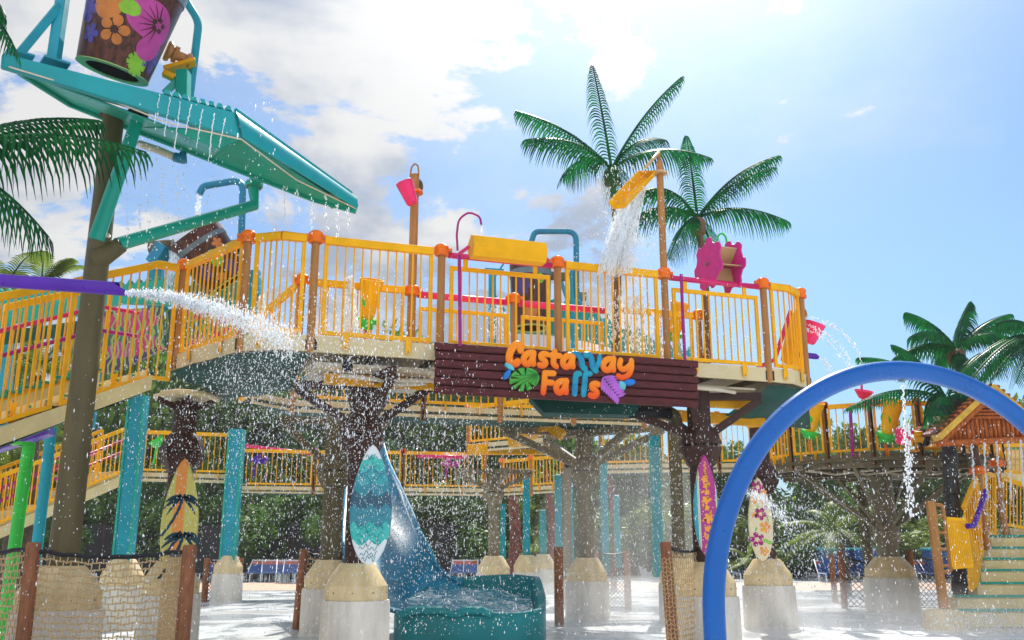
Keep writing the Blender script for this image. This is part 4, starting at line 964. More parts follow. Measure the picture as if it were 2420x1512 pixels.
wave_shape([(1205,715),(1300,705),(1390,735),(1480,778),(1640,838)],[(1205,785),(1300,790),(1390,806),(1480,830),(1640,850)],27.5,27.0,M['teal'],'teal wave-crested canopy panel seen through the railings right of the plum bucket',9,24)
m=MB(); m.add([W(1260,742,28),W(1330,742,28),W(1560,812,28.4),W(1560,830,28.4),W(1400,812,28.2)],[(0,1,2,3,4)]); o=m.build('roof_sheet',mat('pale_sheet',(.8,.84,.84),.4,.05,3),loc=W(1400,780,28)); o.modifiers.new('s','SOLIDIFY').thickness=.05; tag(o,'pale white ribbed sheet behind the teal wave panel in the middle','roof sheet')
# painted mural panels behind the stair
def mural_mat():
    m=bpy.data.materials.new('tropical_mural'); m.use_nodes=True; tt=m.node_tree; p=tt.nodes['Principled BSDF']
    g=tt.nodes.new('ShaderNodeTexCoord'); v=tt.nodes.new('ShaderNodeTexVoronoi'); v.inputs['Scale'].default_value=2.6; tt.links.new(g.outputs['Object'],v.inputs['Vector'])
    w_=tt.nodes.new('ShaderNodeTexWave'); w_.inputs['Scale'].default_value=3.2; w_.inputs['Distortion'].default_value=9; w_.inputs['Detail'].default_value=1.5; tt.links.new(g.outputs['Object'],w_.inputs[0])
    sp=tt.nodes.new('ShaderNodeSeparateColor'); tt.links.new(v.outputs['Color'],sp.inputs[0])
    r=tt.nodes.new('ShaderNodeValToRGB'); r.color_ramp.interpolation='CONSTANT'; tt.links.new(sp.outputs[0],r.inputs[0])
    st=[(0,(.05,.03,.09)),(.25,(.45,.02,.12)),(.42,(.03,.12,.10)),(.6,(.05,.02,.10)),(.75,(.03,.13,.22)),(.88,(.35,.04,.25))]
    el=r.color_ramp.elements; el[0].color=(*st[0][1],1); el[1].position=st[1][0]; el[1].color=(*st[1][1],1)
    for a_,c_ in st[2:]: e=el.new(a_); e.color=(*c_,1)
    c=mixc(tt,smooth(tt,w_.outputs['Fac'],.66,.72),r.outputs[0],(.28,.36,.07)); tt.links.new(c,p.inputs['Base Color']); p.inputs['Roughness'].default_value=.45
    return m
MU=mural_mat()
for pl,Y0,lb in (([(195,745),(300,730),(380,725),(390,820),(300,865),(250,882),(195,870)],17.6,'dark mural panel with painted tropical leaves behind the stair, nearest the mast'),
    ([(392,730),(480,735),(600,760),(600,815),(500,830),(420,840),(392,835)],18.1,'dark mural panel with magenta flowers behind the water jet'),
    ([(115,790),(190,765),(195,865),(150,840)],18.0,'small brown mural panel behind the stair balusters, left of the mast')):
    m=MB(); m.prism([W(a,b,Y0) for a,b in pl],(0,.12,0)); tag(m.build('mural_panel',MU,loc=W(*pl[0],Y0)),lb,'mural panel','painted tropical mural panels')
# teal column pieces behind stair
m=MB(); m.beam(W(208,1010,18.4),W(240,735,18.4),.2,.2); tag(m.build('teal_post',M['tealcol'],loc=W(225,900,18.4)),'teal post behind the stair railing just left of the mast','post')
m=MB(); m.beam(W(-10,1010,18.4),W(5,770,18.4),.45,.3); tag(m.build('teal_post',M['tealcol'],loc=W(0,900,18.4)),'wide teal post behind the stair at the left picture edge','post')
m=MB(); m.tube([W(-40,805,17.0),W(110,785,17.0),W(210,770,17.0)],.13,12); tag(m.build('teal_pipe',M['membrane'],loc=W(0,800,17)),'dark green pipe crossing behind the stair balusters','pipe')
# ---------------------------------------------------------------- left stair
S0=Vector((-5.52,13.72,0)); SA_=Vector((-7.2,11.9,0))    # top bend, bottom (off frame)
run=(SA_-S0); rl=run.length; rd=run.normalized(); rn=Vector((-rd.y,rd.x,0))   # rn points to the far side
if rn.x>0 : rn=-rn
rn=Vector((rd.y,-rd.x,0)); 
if rn.y<0: rn=-rn
drop_=1.10
def SP(s,z=0,t=0): return S0+rd*s+rn*t+Vector((0,0,ZF1-drop_*s/rl+z))
LT=rl*1.42
st=thing('yellow_staircase','cream staircase with green nosings running down to the left behind the mast','staircase',SP(LT/2,-1))
NS=15; SD=.22
for k in range(NS):
    s0=k*LT/NS; z=ZF1-drop_*s0/rl
    m=MB(); c=S0+rd*(s0+LT/NS/2)+rn*.85+Vector((0,0,z-.20)); m.box(c-Vector((0,0,SD)),(LT/NS,1.62,.05),math.atan2(rd.y,rd.x)); 
    c2=S0+rd*(s0+.0)+rn*.85+Vector((0,0,z-.13)); m.box(c2-Vector((0,0,SD)),(.03,1.62,.16),math.atan2(rd.y,rd.x)); o=m.build('step',M['cream'],st)
    m=MB(); m.box(S0+rd*(s0+LT/NS*.86)+rn*.85+Vector((0,0,z-.165-SD)),(.05,1.63,.035),math.atan2(rd.y,rd.x)); m.build('nosing',M['nosing'],o)
m=MB(); 
for s0 in (-.0,):
    m.prism([SP(-.05,-.60),SP(LT,-.80),SP(LT,-.52),SP(-.05,-.38)],-rn*.06)
m.build('stringer',M['cream'],st)
# far stringer: stepped profile with green edge
prof=[];
for k in range(NS):
    s0=k*LT/NS; s1=(k+1)*LT/NS; z=-drop_*s0/rl
    prof+=[(s0,z-.06),(s1,z-.06)]
P_=[S0+rd*s+rn*1.70+Vector((0,0,ZF1+z)) for s,z in prof]+[S0+rd*LT+rn*1.70+Vector((0,0,ZF1-drop_*LT/rl-.5)),S0+rn*1.70+Vector((0,0,ZF1-.45))]
m=MB(); m.prism(P_,rn*.06); m.build('stringer',M['cream'],st)
m=MB()
for a,b in zip(P_[:-3],P_[1:-2]): m.beam(a-rn*.01,b-rn*.01,.09,.03)
m.build('green_edging',M['nosing'],st)
m=MB(); mem([SP(-.05,-.44,0),SP(LT,-.54,0),SP(LT,-.54,1.7),SP(-.05,-.44,1.7)],[SP(-.05,-.62).z,SP(LT,-.82).z,SP(LT,-.82).z,SP(-.05,-.62).z],8,.1); m.build('green_membrane',M['membrane'],st)
def stair_rail(s0,s1,tt,label,n,pre=None,h1=1.46,grp='yellow railings of the left staircase'):
    a,b=SP(s0,0,tt),SP(s1,0,tt); pts=([pre] if pre is not None else [])+[a,b]
    return rail_panel(pts,label,h0=(-.42 if tt==0 else -.1),h1=h1,n=n,inset=.04,tabs=1,grp=grp)
stair_rail(.0,1.28,0,'near stair railing right of the mast, humped where it meets the corner post',10,pre=post[0]+Z1+Vector((-.02,-.02,0)))
stair_rail(1.30,2.32,0,'near stair railing crossing behind the mast, below the purple cannon pipe',9)
stair_rail(2.34,LT,0,'near stair railing at the left picture edge with two bolted handrail clamps',10)
stair_rail(-.1,1.6,1.72,'far stair railing right of the mast with magenta handrails',11)
stair_rail(1.64,LT,1.72,'far stair railing left of the mast with magenta handrails',14)
for tt,z0,lb in ((1.60,1.02,'upper magenta handrail of the staircase, far side'),(1.60,.62,'lower plum handrail of the staircase, far side'),(.12,.86,'magenta handrail of the staircase, near side')):
    if tt<1: continue
    m=MB(); m.tube([SP(-.5,z0-.26,tt),SP(.15,z0+.02,tt),SP(1.6,z0,tt),SP(LT,z0,tt)],.035,10); tag(m.build('handrail',M['magenta' if z0>.8 else 'plum'],loc=SP(1,z0,tt)),lb,'handrail','magenta handrails of the left staircase')
# landing under corner
# ---------------------------------------------------------------- purple water cannon
t=thing('water_cannon','purple cannon pipe entering from the left edge and shooting a jet of water','water cannon',W(-260,700,7.4)-Vector((0,0,0)))
a=W(-330,640,7.6); b=W(304,684,7.6); 
m=MB(); rr0=.058
dirv=(b-a).normalized(); m.tube([a,b-dirv*.10],rr0,28,caps=False)
# slanted muzzle
n=28; e=b-dirv*.10; xx=dirv.cross(Vector((0,0,1))).normalized(); yy=xx.cross(dirv).normalized(); vs=[]
for k in range(n):
    q_=2*PI*k/n; vs.append(e+xx*math.cos(q_)*rr0+yy*math.sin(q_)*rr0)
for k in range(n):
    q_=2*PI*k/n; vs.append(e+xx*math.cos(q_)*rr0+yy*math.sin(q_)*rr0+dirv*(.055-.115*math.sin(q_)))
m.add(vs,[(k,(k+1)%n,n+(k+1)%n,n+k) for k in range(n)],True)
m.build('barrel',M['purple'],t)
m=MB(); m.tube([a+dirv*.5,Vector((a.x+.5,a.y,0))],.07,14); m.lathe([(0,0),(.2,0),(.2,.03),(.08,.05)],(a.x+.5,a.y,0),20); m.build('stand',M['purple'],t)
# ---------------------------------------------------------------- blue arch
Yc0,az,aa,bb_,zc,Xc=8.0,.349,2.123,2.026,1.043,3.52
pts=[]
for k in range(65):
    q_=PI*k/64; pts.append(Vector((Xc+aa*math.cos(q_)*math.cos(az),Yc0+aa*math.cos(q_)*math.sin(az),zc+bb_*math.sin(q_))))
pts=[Vector((pts[0].x,pts[0].y,0)),Vector((pts[0].x,pts[0].y,.5))]+pts+[Vector((pts[-1].x,pts[-1].y,.5)),Vector((pts[-1].x,pts[-1].y,0))]
t=thing('spray_arch','big blue tubular spray arch in the right foreground','arch',(Xc,Yc0,0))
m=MB(); m.tube(pts,.085,32); m.build('arch_tube',M['blue'],t)
for p in (pts[0],pts[-1]):
    m=MB(); m.lathe([(.085,.0),(.2,0),(.2,.025),(.085,.03)],(p.x,p.y,0.0),24); m.build('base_flange',M['blue'],t)
m=MB(); q_=pts[35]; m.lathe([(0,-.10),(.022,-.10),(.03,-.085),(.03,-.06),(0,-.06)],q_,14); m.build('nozzle',M['greyband'],t)
for i_ in (3,18,48):
    a_=pts[i_]; d_=(pts[i_+1]-pts[i_-1]).normalized(); m=MB(); m.lathe([(.084,-.004),(.0865,-.003),(.0865,.003),(.084,.004)],a_,32,axis=d_); m.build('weld_seam',M['blue'],t)
ARCH=pts
# ---------------------------------------------------------------- rope nets
def net_post(u,v0,Y,label,wrap=False,r=.085,lean=0,z1=None,grp='round wooden net posts'):
    T=W(u,v0,Y); zt_=z1 or T.z
    t=thing('net_post',label,'post',(T.x,Y,0),grp)
    m=MB(); m.tube([Vector((T.x-lean,Y,0)),Vector((T.x-lean*.5,Y,zt_/2)),Vector((T.x,Y,zt_-.03)),Vector((T.x,Y,zt_))],[r,r*.98,r*.96,r*.82],18); m.build('post_shaft',M['netpost'],t)
    if wrap:
        m=MB()
        for k in range(22):
            z=.12+k*(zt_-.3)/22; m.tube([Vector((T.x-lean*(1-z/zt_)+math.cos(q_)*(r+.004),Y+math.sin(q_)*(r+.004),z+.02*math.sin(q_*6+k))) for q_ in [2*PI*i/18 for i in range(19)]],.006,4,caps=False)
        for k in range(10):
            q_=2*PI*k/10; m.tube([Vector((T.x-lean*(1-z/zt_)+math.cos(q_+.06*math.sin(z*30))*(r+.004),Y+math.sin(q_)*(r+.004),z)) for z in [.1+.055*i*(zt_-.3)/1.2 for i in range(22)]],.005,4,caps=False)
        m.build('net_wrap',M['nettan'],t)
    return Vector((T.x,Y,zt_))
def net(a,b,label,cell=.085,mt='nettan',th=.0075,sag=.08,style='brick',z0=.04,bulge=.05,grp='rope nets strung between posts'):
    L_=(Vector((b.x,b.y,0))-Vector((a.x,a.y,0))).length; nc=max(4,int(L_/cell)); H=min(a.z,b.z)-.06; nr=max(4,int((H-z0)/cell))
    d=(b-a); nrm=Vector((d.y,-d.x,0)).normalized(); rr=random.Random(int(a.x*100)&1023)
    def P(u,v):
        top=H-sag*4*u*(1-u); z=z0+(top-z0)*v
        jx=.012*math.sin(u*40+v*23)+.008*math.sin(u*91-v*57)
        return Vector((a.x+d.x*u,a.y+d.y*u,z))+nrm*(bulge*math.sin(u*PI)*math.sin(v*PI)+.0)+d.normalized()*jx*.5+Vector((0,0,jx*.7))
    t=thing('rope_net',label,'net',((a.x+b.x)/2,(a.y+b.y)/2,0),grp); m=MB()
    if style=='brick':
        for r_ in range(nr+1):
            v=r_/nr; pl=[]
            for k in range(2*nc+1):
                u=k/(2*nc); s_=(.22/nr)*(1 if (k+r_)%2 else -1)*.5; pl.append(P(u,min(1,max(0,v+s_))))
            m.tube(pl,th,4,caps=False)
        for r_ in range(nr):
            for k in range(nc+1):
                u=(2*k+(r_%2))/(2*nc)
                if u<=1: m.tube([P(u,r_/nr),P(u,(r_+1)/nr)],th,4,caps=False)
    else:
        for k in range(-nr,nc+1):
            for sg in (1,-1):
                pl=[]
                for j_ in range(nr+1):
                    c_=k+j_ if sg>0 else k+nr-j_
                    if 0<=c_<=nc: pl.append(P(c_/nc,j_/nr))
                if len(pl)>1: m.tube(pl,th,3,caps=False)
    m.build('mesh',M[mt],t,recalc=False)
    m=MB(); m.tube([P(u/20,1) for u in range(21)],.026,8); m.build('top_rope',M['black'],t); m=MB(); m.tube([P(u/20,0) for u in range(21)],.012,6); m.build('bottom_rope',M['black'],t)
    return t
pa=net_post(80,1281,11.0,'brown post near the left edge holding the rope net',lean=-.02); pb=net_post(449,1287,11.2,'brown post at the right end of the tan rope net',lean=0); pc=W(-220,1290,12.4); pc=Vector((pc.x,pc.y,pa.z))
net(pa,pb,'tan rope net between the two brown posts in front of the mast pedestal',.077); net(Vector((pc.x,pc.y,pc.z)),pa,'tan rope net at the far left picture edge',.077)
tagp=thing('net_post','brown post outside the left edge',"post",(pc.x,pc.y,0),'round wooden net posts'); m=MB(); m.tube([(pc.x,pc.y,0),(pc.x,pc.y,pc.z)],.085,16); m.build('post_shaft',M['netpost'],tagp)
pd=W(452,1287,15); net(pb,Vector((-5.6+.1,15.0,pb.z)),'tan rope net running back from the right post of the net pen',.09)
px=net_post(718,1297,19.0,'leaning brown post left of the misty pedestals',r=.09,lean=.06)
pxx=net_post(834,1296,19.8,'short brown post just behind the teal wave surfboard base',r=.08)
net(px,pxx,'rope net strung behind the pedestal left of the teal surfboard',.10)
pe=net_post(1319,1292,20.2,'brown wooden post in the mist beside the slide basin',r=.10)
pf=net_post(1572,1280,13.9,'net-wrapped brown post left of the magenta surfboard pedestal',True,r=.085,lean=-.06)
net(pf,Vector((pf.x+.9,pf.y+1.6,pf.z)),'rope net edge-on beside the net-wrapped post',.085,th=.006)
def cage(u0,u1,v0,Y,label,dy=.6):
    a=net_post(u0,v0,Y,'dark left post of the '+label,r=.095); b=net_post(u1,v0,Y+.1,'dark right post of the '+label,r=.095)
    net(a,b,'black wire net of the '+label,.10,'netblk',.009,.05,'diamond')
cage(490,569,1318,28.5,'net pen around the far teal column'); cage(1405,1480,1300,25.,'net pen in the mist right of the middle pedestal')
ra=net_post(1985,1305,25.5,'dark left post of the net around the round tower'); rb=net_post(2148,1300,25.0,'dark middle post of the net around the round tower'); rc=net_post(2042-78,1310,28.5,'pale far post of the net around the round tower')
rd_=W(2262,1330,25.5); 
net(ra,rb,'black rope net in front of the round tower pedestal, left bay',.15,'netblk',.011,.22,'diamond'); net(rb,Vector((rd_.x,rd_.y,rb.z)),'black rope net in front of the round tower pedestal, right bay',.15,'netblk',.011,.18,'diamond')
# ---------------------------------------------------------------- water slide
t=thing('water_slide','blue water slide dropping into a deep teal splash basin','slide',W(1100,1500,17.5)-Vector((0,0,W(1100,1500,17.5).z)))
# flume: cross sections along a path (centre, half width, wall height), opening up
path=[(W(862,1085,24.5),.44,.5),(W(868,1150,23.2),.50,.62),(W(878,1225,21.6),.60,.78),(W(888,1300,20),.68,.90),(W(900,1372,18.9),.78,.92),(W(925,1425,18.1),.94,.72),(W(985,1448,17.6),1.2,.50)]
def flume(path,mt,th=.035,n=14,inner=None):
    m=MB(); secs=[]
    for i,(c,hw,h) in enumerate(path):
        tv=(path[min(i+1,len(path)-1)][0]-path[max(i-1,0)][0]); tv.z=0; tv.normalize(); sd=Vector((tv.y,-tv.x,0))
        s_=[]
        for k in range(n+1):
            a=-PI/2+PI*k/n; x=math.sin(a); z=(1-math.cos(a))
            s_.append(c+sd*(x*hw)+Vector((0,0,z*h)))
        secs.append(s_)
    vs=[p for s_ in secs for p in s_]; n1=n+1
    fs=[(i*n1+k,i*n1+k+1,(i+1)*n1+k+1,(i+1)*n1+k) for i in range(len(path)-1) for k in range(n)]
    m.add(vs,fs,True); return m,secs
# densify path
dp=[]
for i in range(len(path)-1):
    for k in range(5):
        u=k/5
        def cr(a,b,c,d): return .5*((2*b)+(c-a)*u+(2*a-5*b+4*c-d)*u*u+(3*b-a-3*c+d)*u**3)
        q0,q1,q2,q3=path[max(i-1,0)],path[i],path[i+1],path[min(i+2,len(path)-1)]
        dp.append((cr(q0[0],q1[0],q2[0],q3[0]),cr(q0[1],q1[1],q2[1],q3[1]),cr(q0[2],q1[2],q2[2],q3[2])))
dp.append(path[-1])
m,secs=flume(dp,M['slide']); o=m.build('flume',M['slide'],t,recalc=False); s=o.modifiers.new('s','SOLIDIFY'); s.thickness=.04
m=MB()
for e in (0,-1): m.tube([s_[e] for s_ in secs],.045,8)
m.build('flume_lip',M['slide'],t)
# basin: outline footprint with back wall high, front wall low
def gp(u,v): 
    p=W(u,v,10); k=-EYE/(p.z-EYE); return Vector((p.x*k,10*k,0))
fl_=gp(925,1500); 
Yf=16.0
B=[(W(935,1500,Yf).x,Yf),(W(1230,1498,Yf).x,Yf),(W(1284,1480,Yf+.5).x,Yf+.45),(W(1287,1460,Yf+1.2).x,Yf+1.3),(W(1275,1440,Yf+2.2).x,Yf+2.3),(W(1215,1430,Yf+2.6).x,Yf+2.75),(W(1030,1430,Yf+2.9).x,Yf+2.9),(W(935,1430,Yf+2.0).x,Yf+2.0)]
tops=[.49,.50,.54,.78,1.02,1.05,.98,.42]
tops[0]=.52
m=MB(); n=len(B); cxm=sum(b[0] for b in B)/n; cym=sum(b[1] for b in B)/n
def off_(b,d): v=Vector((b[0]-cxm,b[1]-cym,0)); return Vector((b[0],b[1],0))+v.normalized()*d
# subdivide wall with smooth heights
Bd=[];Td=[]
for i in range(n):
    for k in range(6):
        u=k/6; a,b=B[i],B[(i+1)%n]; Bd.append((a[0]+(b[0]-a[0])*u,a[1]+(b[1]-a[1])*u)); uu=u*u*(3-2*u); Td.append(tops[i]*(1-uu)+tops[(i+1)%n]*uu)
for _ in range(2): Bd=[((Bd[i-1][0]+2*Bd[i][0]+Bd[(i+1)%len(Bd)][0])/4,(Bd[i-1][1]+2*Bd[i][1]+Bd[(i+1)%len(Bd)][1])/4) for i in range(len(Bd))]
nn=len(Bd); rings=[]
for d,zf,z0 in ((.03,0,0),(.03,1,-.06),(.0,1,0),(-.12,1,0),(-.15,1,-.06),(-.24,0,.12)):
    rings.append([off_(b,d)+Vector((0,0,(h if zf else 0)+z0+(.0))) for b,h in zip(Bd,Td)])
vs=[p for r_ in rings for p in r_]; fs=[(i*nn+k,i*nn+(k+1)%nn,(i+1)*nn+(k+1)%nn,(i+1)*nn+k) for i in range(5) for k in range(nn)]; fs.append(tuple(range(5*nn,6*nn)))
m.add(vs,fs,True); m.build('basin',M['slidet'],t)
m=MB()
for x_,w_ in ((.25,.9),(.62,.6)):
    a=Vector((B[0][0]*(1-x_)+B[1][0]*x_,Yf-.05,0)); m.tube([a+Vector((-w_/2,0,.47)),a+Vector((-w_*.25,-.02,.55)),a+Vector((w_*.25,-.02,.55)),a+Vector((w_/2,0,.47))],.07,10)
m.build('rolled_rim',M['slidet'],t)
m=MB(); r_=[off_(b,-.2)+Vector((0,0,.40+.015*math.sin(i*1.9))) for i,b in enumerate(Bd)]
y0_=min(p.y for p in r_); y1_=max(p.y for p in r_)
for p in r_: p.z+=.42*((p.y-y0_)/(y1_-y0_))**1.1*(1 if p.x<cxm+.3 else .75)
cc=Vector((cxm,cym,.62)); rg=[[cc.lerp(p,f_)+Vector((0,0,.02*math.sin(f_*9+i*.8))) for i,p in enumerate(r_)] for f_ in (.15,.4,.65,.85,1)]
m.add([p for q in rg for p in q],[(i*nn+k,i*nn+(k+1)%nn,(i+1)*nn+(k+1)%nn,(i+1)*nn+k) for i in range(4) for k in range(nn)]+[tuple(range(nn))],True)
wm=bpy.data.materials.new('basin_water'); wm.use_nodes=True; tt=wm.node_tree; p=tt.nodes['Principled BSDF']
g=tt.nodes.new('ShaderNodeTexCoord'); f=noise(tt,g.outputs['Object'],3.5,8,.7,1.2); c=mixc(tt,smooth(tt,f,.46,.62),(.02,.26,.36),(.75,.86,.90)); tt.links.new(c,p.inputs['Base Color']); p.inputs['Roughness'].default_value=.12
bn=tt.nodes.new('ShaderNodeBump'); bn.inputs['Strength'].default_value=.8; bn.inputs['Distance'].default_value=.05; tt.links.new(f,bn.inputs['Height']); tt.links.new(bn.outputs[0],p.inputs['Normal'])
tag(m.build('basin_pool',wm,loc=cc),'foaming water filling the teal splash basin','water')
# slide tower platform far
# ---------------------------------------------------------------- second and third level walkways (background)
def walkway(pts,zt,label,fas=.23,rail=True,mt='beige',h1=1.3,grp='background walkways',under=1.6,railkind='full',gap=.02,postsp=True):
    P=[Vector((p[0],p[1],0)) for p in pts]; t=thing('background_walkway',label,'walkway',(P[0].x,P[0].y,zt),grp)
    m=MB(); edge_strip(m,P,zt-fas,zt,.06); m.build('edge_board',M[mt],t)
    back=[p+Vector((0,under,0)) for p in P]
    m=MB(); m.add([p+Vector((0,0,zt-.12)) for p in P]+[p+Vector((0,0,zt-.12)) for p in back[::-1]],[tuple(range(2*len(P)))]); o=m.build('green_membrane',M['membrane'],t); o.modifiers.new('s','SOLIDIFY').thickness=.06
    if rail:
        tr=MB(); br=MB()
        for a,b in zip(P[:-1],P[1:]):
            L_=(b-a).length; d=(b-a).normalized(); k=max(1,round(L_/1.9))
            for q in range(k):
                a2=a+d*(L_*q/k+.1); b2=a+d*(L_*(q+1)/k-.1)
                tr.beam(a2+Vector((0,0,zt+h1-.05)),b2+Vector((0,0,zt+h1-.05)),.08,.11); tr.beam(a2+Vector((0,0,zt+.08)),b2+Vector((0,0,zt+.08)),.05,.06)
                tr.beam(a2+Vector((0,0,zt+.05)),a2+Vector((0,0,zt+h1-.06)),.05,.05,up=d); tr.beam(b2+Vector((0,0,zt+.05)),b2+Vector((0,0,zt+h1-.06)),.05,.05,up=d)
                nb=max(3,int((b2-a2).length/.15))
                for i in range(1,nb): c=a2.lerp(b2,i/nb); br.beam(c+Vector((0,0,zt+.1)),c+Vector((0,0,zt+h1-.1)),.022,.022,up=d)
                for i in (.25,.75): c=a2.lerp(b2,i)+Vector((d.y,-d.x,0))*.05; tr.beam(c+Vector((0,0,zt-.16)),c+Vector((0,0,zt+.1)),.08,.02,up=d)
            for q in range(k+1):
                c=a+d*(L_*q/k); ps=MB(); ps.lathe([(.06,zt-.3),(.06,zt+h1+.02)],(c.x,c.y,0),10); po=ps.build('post_shaft',M['post'],t); cl=MB(); cl.lathe([(0,zt+h1+.09),(.08,zt+h1+.08),(.11,zt+h1+.03),(.11,zt+h1-.08),(0,zt+h1-.1)],(c.x,c.y,0),10); cl.build('clamp',M['clamp'],po)
        tr.build('rail_frame',M['yellow'],t,recalc=False); br.build('baluster_row',M['yellow'],t,recalc=False)
    return t
def wy(u,v,Y): p=W(u,v,Y); return (p.x,Y)
z2=W(1200,965,19.8).z
walkway([wy(690,960,18.6),wy(1000,960,19.4),wy(1520,960,20.8)],z2,'beige walkway behind and below the castaway sign',.24)
walkway([wy(600,930,17.6),wy(690,960,18.6)],z2,'short beige walkway corner behind the near brown column',.22,rail=False)
z3=W(430,1118,28).z
walkway([wy(316,1118,27.6),wy(430,1118,28),wy(548,1124,28.5)],z3,'lower beige walkway with yellow railing behind the brown column, left',.26,h1=1.25)
walkway([wy(560,1150,30.5),wy(740,1160,31),wy(800,1162,31.2)],W(700,1150,31).z,'lower beige walkway with magenta top pipe behind the olive column',.22,h1=1.2)
walkway([wy(830,1160,30.5),wy(950,1160,31),wy(1145,1160,31.5)],W(1000,1152,31).z,'lower beige walkway with yellow railing behind the blue slide',.24,h1=1.2)
walkway([wy(1105,1083,26.5),wy(1290,1020,24.8)],W(1200,1040,25.5).z,'beige walkway rising to the right over the olive column',.24,h1=1.1)
walkway([wy(1185,1168,33),wy(1330,1140,31)],W(1250,1150,32).z,'small far beige walkway corner between the teal columns',.24,h1=1.0)
walkway([wy(1420,1115,28.5),wy(1560,1115,28),wy(1700,1112,28),wy(1850,1118,27.5)],W(1600,1095,28).z,'right background walkway with yellow railing behind the slim olive column',.26,h1=1.5)
for (a,b,Y,lb) in (((568,1052),(735,1072),31.2,'magenta pipe over the far railing left of the olive column'),((985,1078),(1108,1080),31.2,'magenta pipe over the far railing right of the slide')):
    tag((lambda mm:mm)(pipe([W(*a,Y-.2),W(*b,Y-.2)],.06,'magenta',lb)),lb,'pipe')
# yellow side beams under walkway over column
m=MB(); m.beam(W(1105,1062,26.2),W(1300,1062,26.2),.3,.28); tag(m.build('yellow_beam',M['gold'],loc=W(1200,1062,26.2)),'yellow beam under the rising walkway over the thick olive column','beam')
m=MB(); m.beam(W(1210,1040,22.5),W(1290,1000,21.6),.3,.35); m.beam(W(1290,1000,21.6),W(1330,1030,21.5),.3,.25); tag(m.build('yellow_beam',M['gold'],loc=W(1250,1020,22)),'yellow angled beam left of the misty middle column top','beam')
# purple toy and green toy
def toy(u,v,Y,mt,label,s=.22):
    c=W(u,v,Y); m=MB(); m.lathe([(0,-s*.6),(s*.5,-s*.5),(s*.75,s*.1),(s,s*.5),(0,s*.45)],c,12,axis=(-.5,-.2,.8)); m.lathe([(0,-s*.5),(s*.45,-s*.4),(s*.4,s*.5),(0,s*.6)],c+Vector((s*1.1,0,-s*.1)),10,axis=(.6,-.3,.5)); m.tube([c,c+Vector((-.1,.1,-s*2.6))],.03,6)
    return tag(m.build('watering_toy',M[mt],loc=c),label,'water toy')
toy(606,1086,29.5,'purple','purple watering toy on the far railing right of the teal column'); toy(372,1046,25.5,'green','green watering toy on the lower left railing beside the brown column'); toy(1058,1095,30,'plum','plum watering toy on the far railing beside the slide')
# lower left stair
def rails_slope(a0,a1,hr,fas,label,nst=12,w_=1.5,grp='background stairs'):
    t=thing('background_stair',label,'stair',a0,grp); d=(a1-a0); n_=Vector((d.y,-d.x,0)).normalized(); n_=-n_ if n_.y<0 else n_
    m=MB(); m.prism([a0+Vector((0,0,-fas)),a1+Vector((0,0,-fas)),a1,a0],n_*.06); m.build('stringer',M['cream'],t)
    for off2,nm in ((0,'near'),(w_,'far')):
        tr=MB(); br=MB()
        for z in (hr,.12): tr.beam(a0+n_*off2+Vector((0,0,z)),a1+n_*off2+Vector((0,0,z)),.07,.10 if z>.2 else .06)
        for i in range(29): c=a0.lerp(a1,i/28)+n_*off2; br.beam(c+Vector((0,0,.1)),c+Vector((0,0,hr)),.05 if i%7==0 else .022,.03,up=d)
        tr.build('rail_frame',M['yellow'],t,recalc=False); br.build('baluster_row',M['yellow'],t,recalc=False)
        tr=MB(); tr.tube([a0+n_*(off2+.1)+Vector((0,0,hr*.75)),a1+n_*(off2+.1)+Vector((0,0,hr*.75))],.04,8); tr.tube([a0+n_*(off2+.1)+Vector((0,0,hr*.5)),a1+n_*(off2+.1)+Vector((0,0,hr*.5))],.04,8); tr.build('handrail',M['plum'],t)
    for i in range(nst):
        c=a0.lerp(a1,(i+.5)/nst)+n_*w_/2; m=MB(); m.box(c+Vector((0,0,-.02)),(d.length/nst*.95,w_-.1,.28),math.atan2(d.y,d.x)); m.build('step',M['cream'],t)
    return t
rails_slope(W(300,1118,26.5),W(-40,1262,23.5),1.33,.3,'lower yellow stair descending to the left behind the green and blue columns')
# ---------------------------------------------------------------- round tower right background
RX,RY=9.75,24.6
pedestal(RX,RY,'big pedestal of the round tower behind the black rope net',1.35)
arms=[]
for k in range(8):
    a=k*2*PI/8+.15; arms.append(((RX+math.cos(a)*.2,RY+math.sin(a)*.2,2.05),(RX+math.cos(a)*2.6,RY+math.sin(a)*2.6,3.72),.085))
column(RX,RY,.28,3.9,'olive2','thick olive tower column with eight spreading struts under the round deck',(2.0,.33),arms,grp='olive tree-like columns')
zr=W(2100,1068,22).z
ring=[(RX+3.0*math.cos(a),RY+2.6*math.sin(a)) for a in [R(186+i*21) for i in range(9)]]
tw=walkway(ring,zr,'round deck with yellow railing on the thick olive tower column',.34,True,'olive2',1.22,under=0)
m=MB(); m.lathe([(0,zr-.20),(3.0,zr-.20),(3.0,zr-.12),(0,zr-.12)],(RX,RY,0),36); 
for k in range(9):
    a=k*2*PI/9+.2; m.beam((RX,RY,zr-.3),(RX+math.cos(a)*2.9,RY+math.sin(a)*2.9,zr-.3),.12,.18)
m.build('deck_frame',M['olive'],tw)
m=MB()
for k in range(5): m.tube([(RX-2.4+k*.9,RY-1.6+.1*k,zr-.36),(RX-1.6+k*.8,RY-1.2,zr-.42),(RX-.9+k*.7,RY-1.9,zr-.36)],.03,6)
m.build('supply_pipe',M['pvc'],tw)
x=W(2040,1200,26).x; column(x,26.,.14,4.0,'olive','thin olive post behind the round tower column, left side',None,(),z0=0,grp='olive tree-like columns')
spray_cup(1920,985,21.8,1.1,'orange spray cup on the round deck railing, inside the arch at the left'); spray_cup(2104,985,21.8,1.3,'orange spray cup on the round deck railing near the centre of the arch')
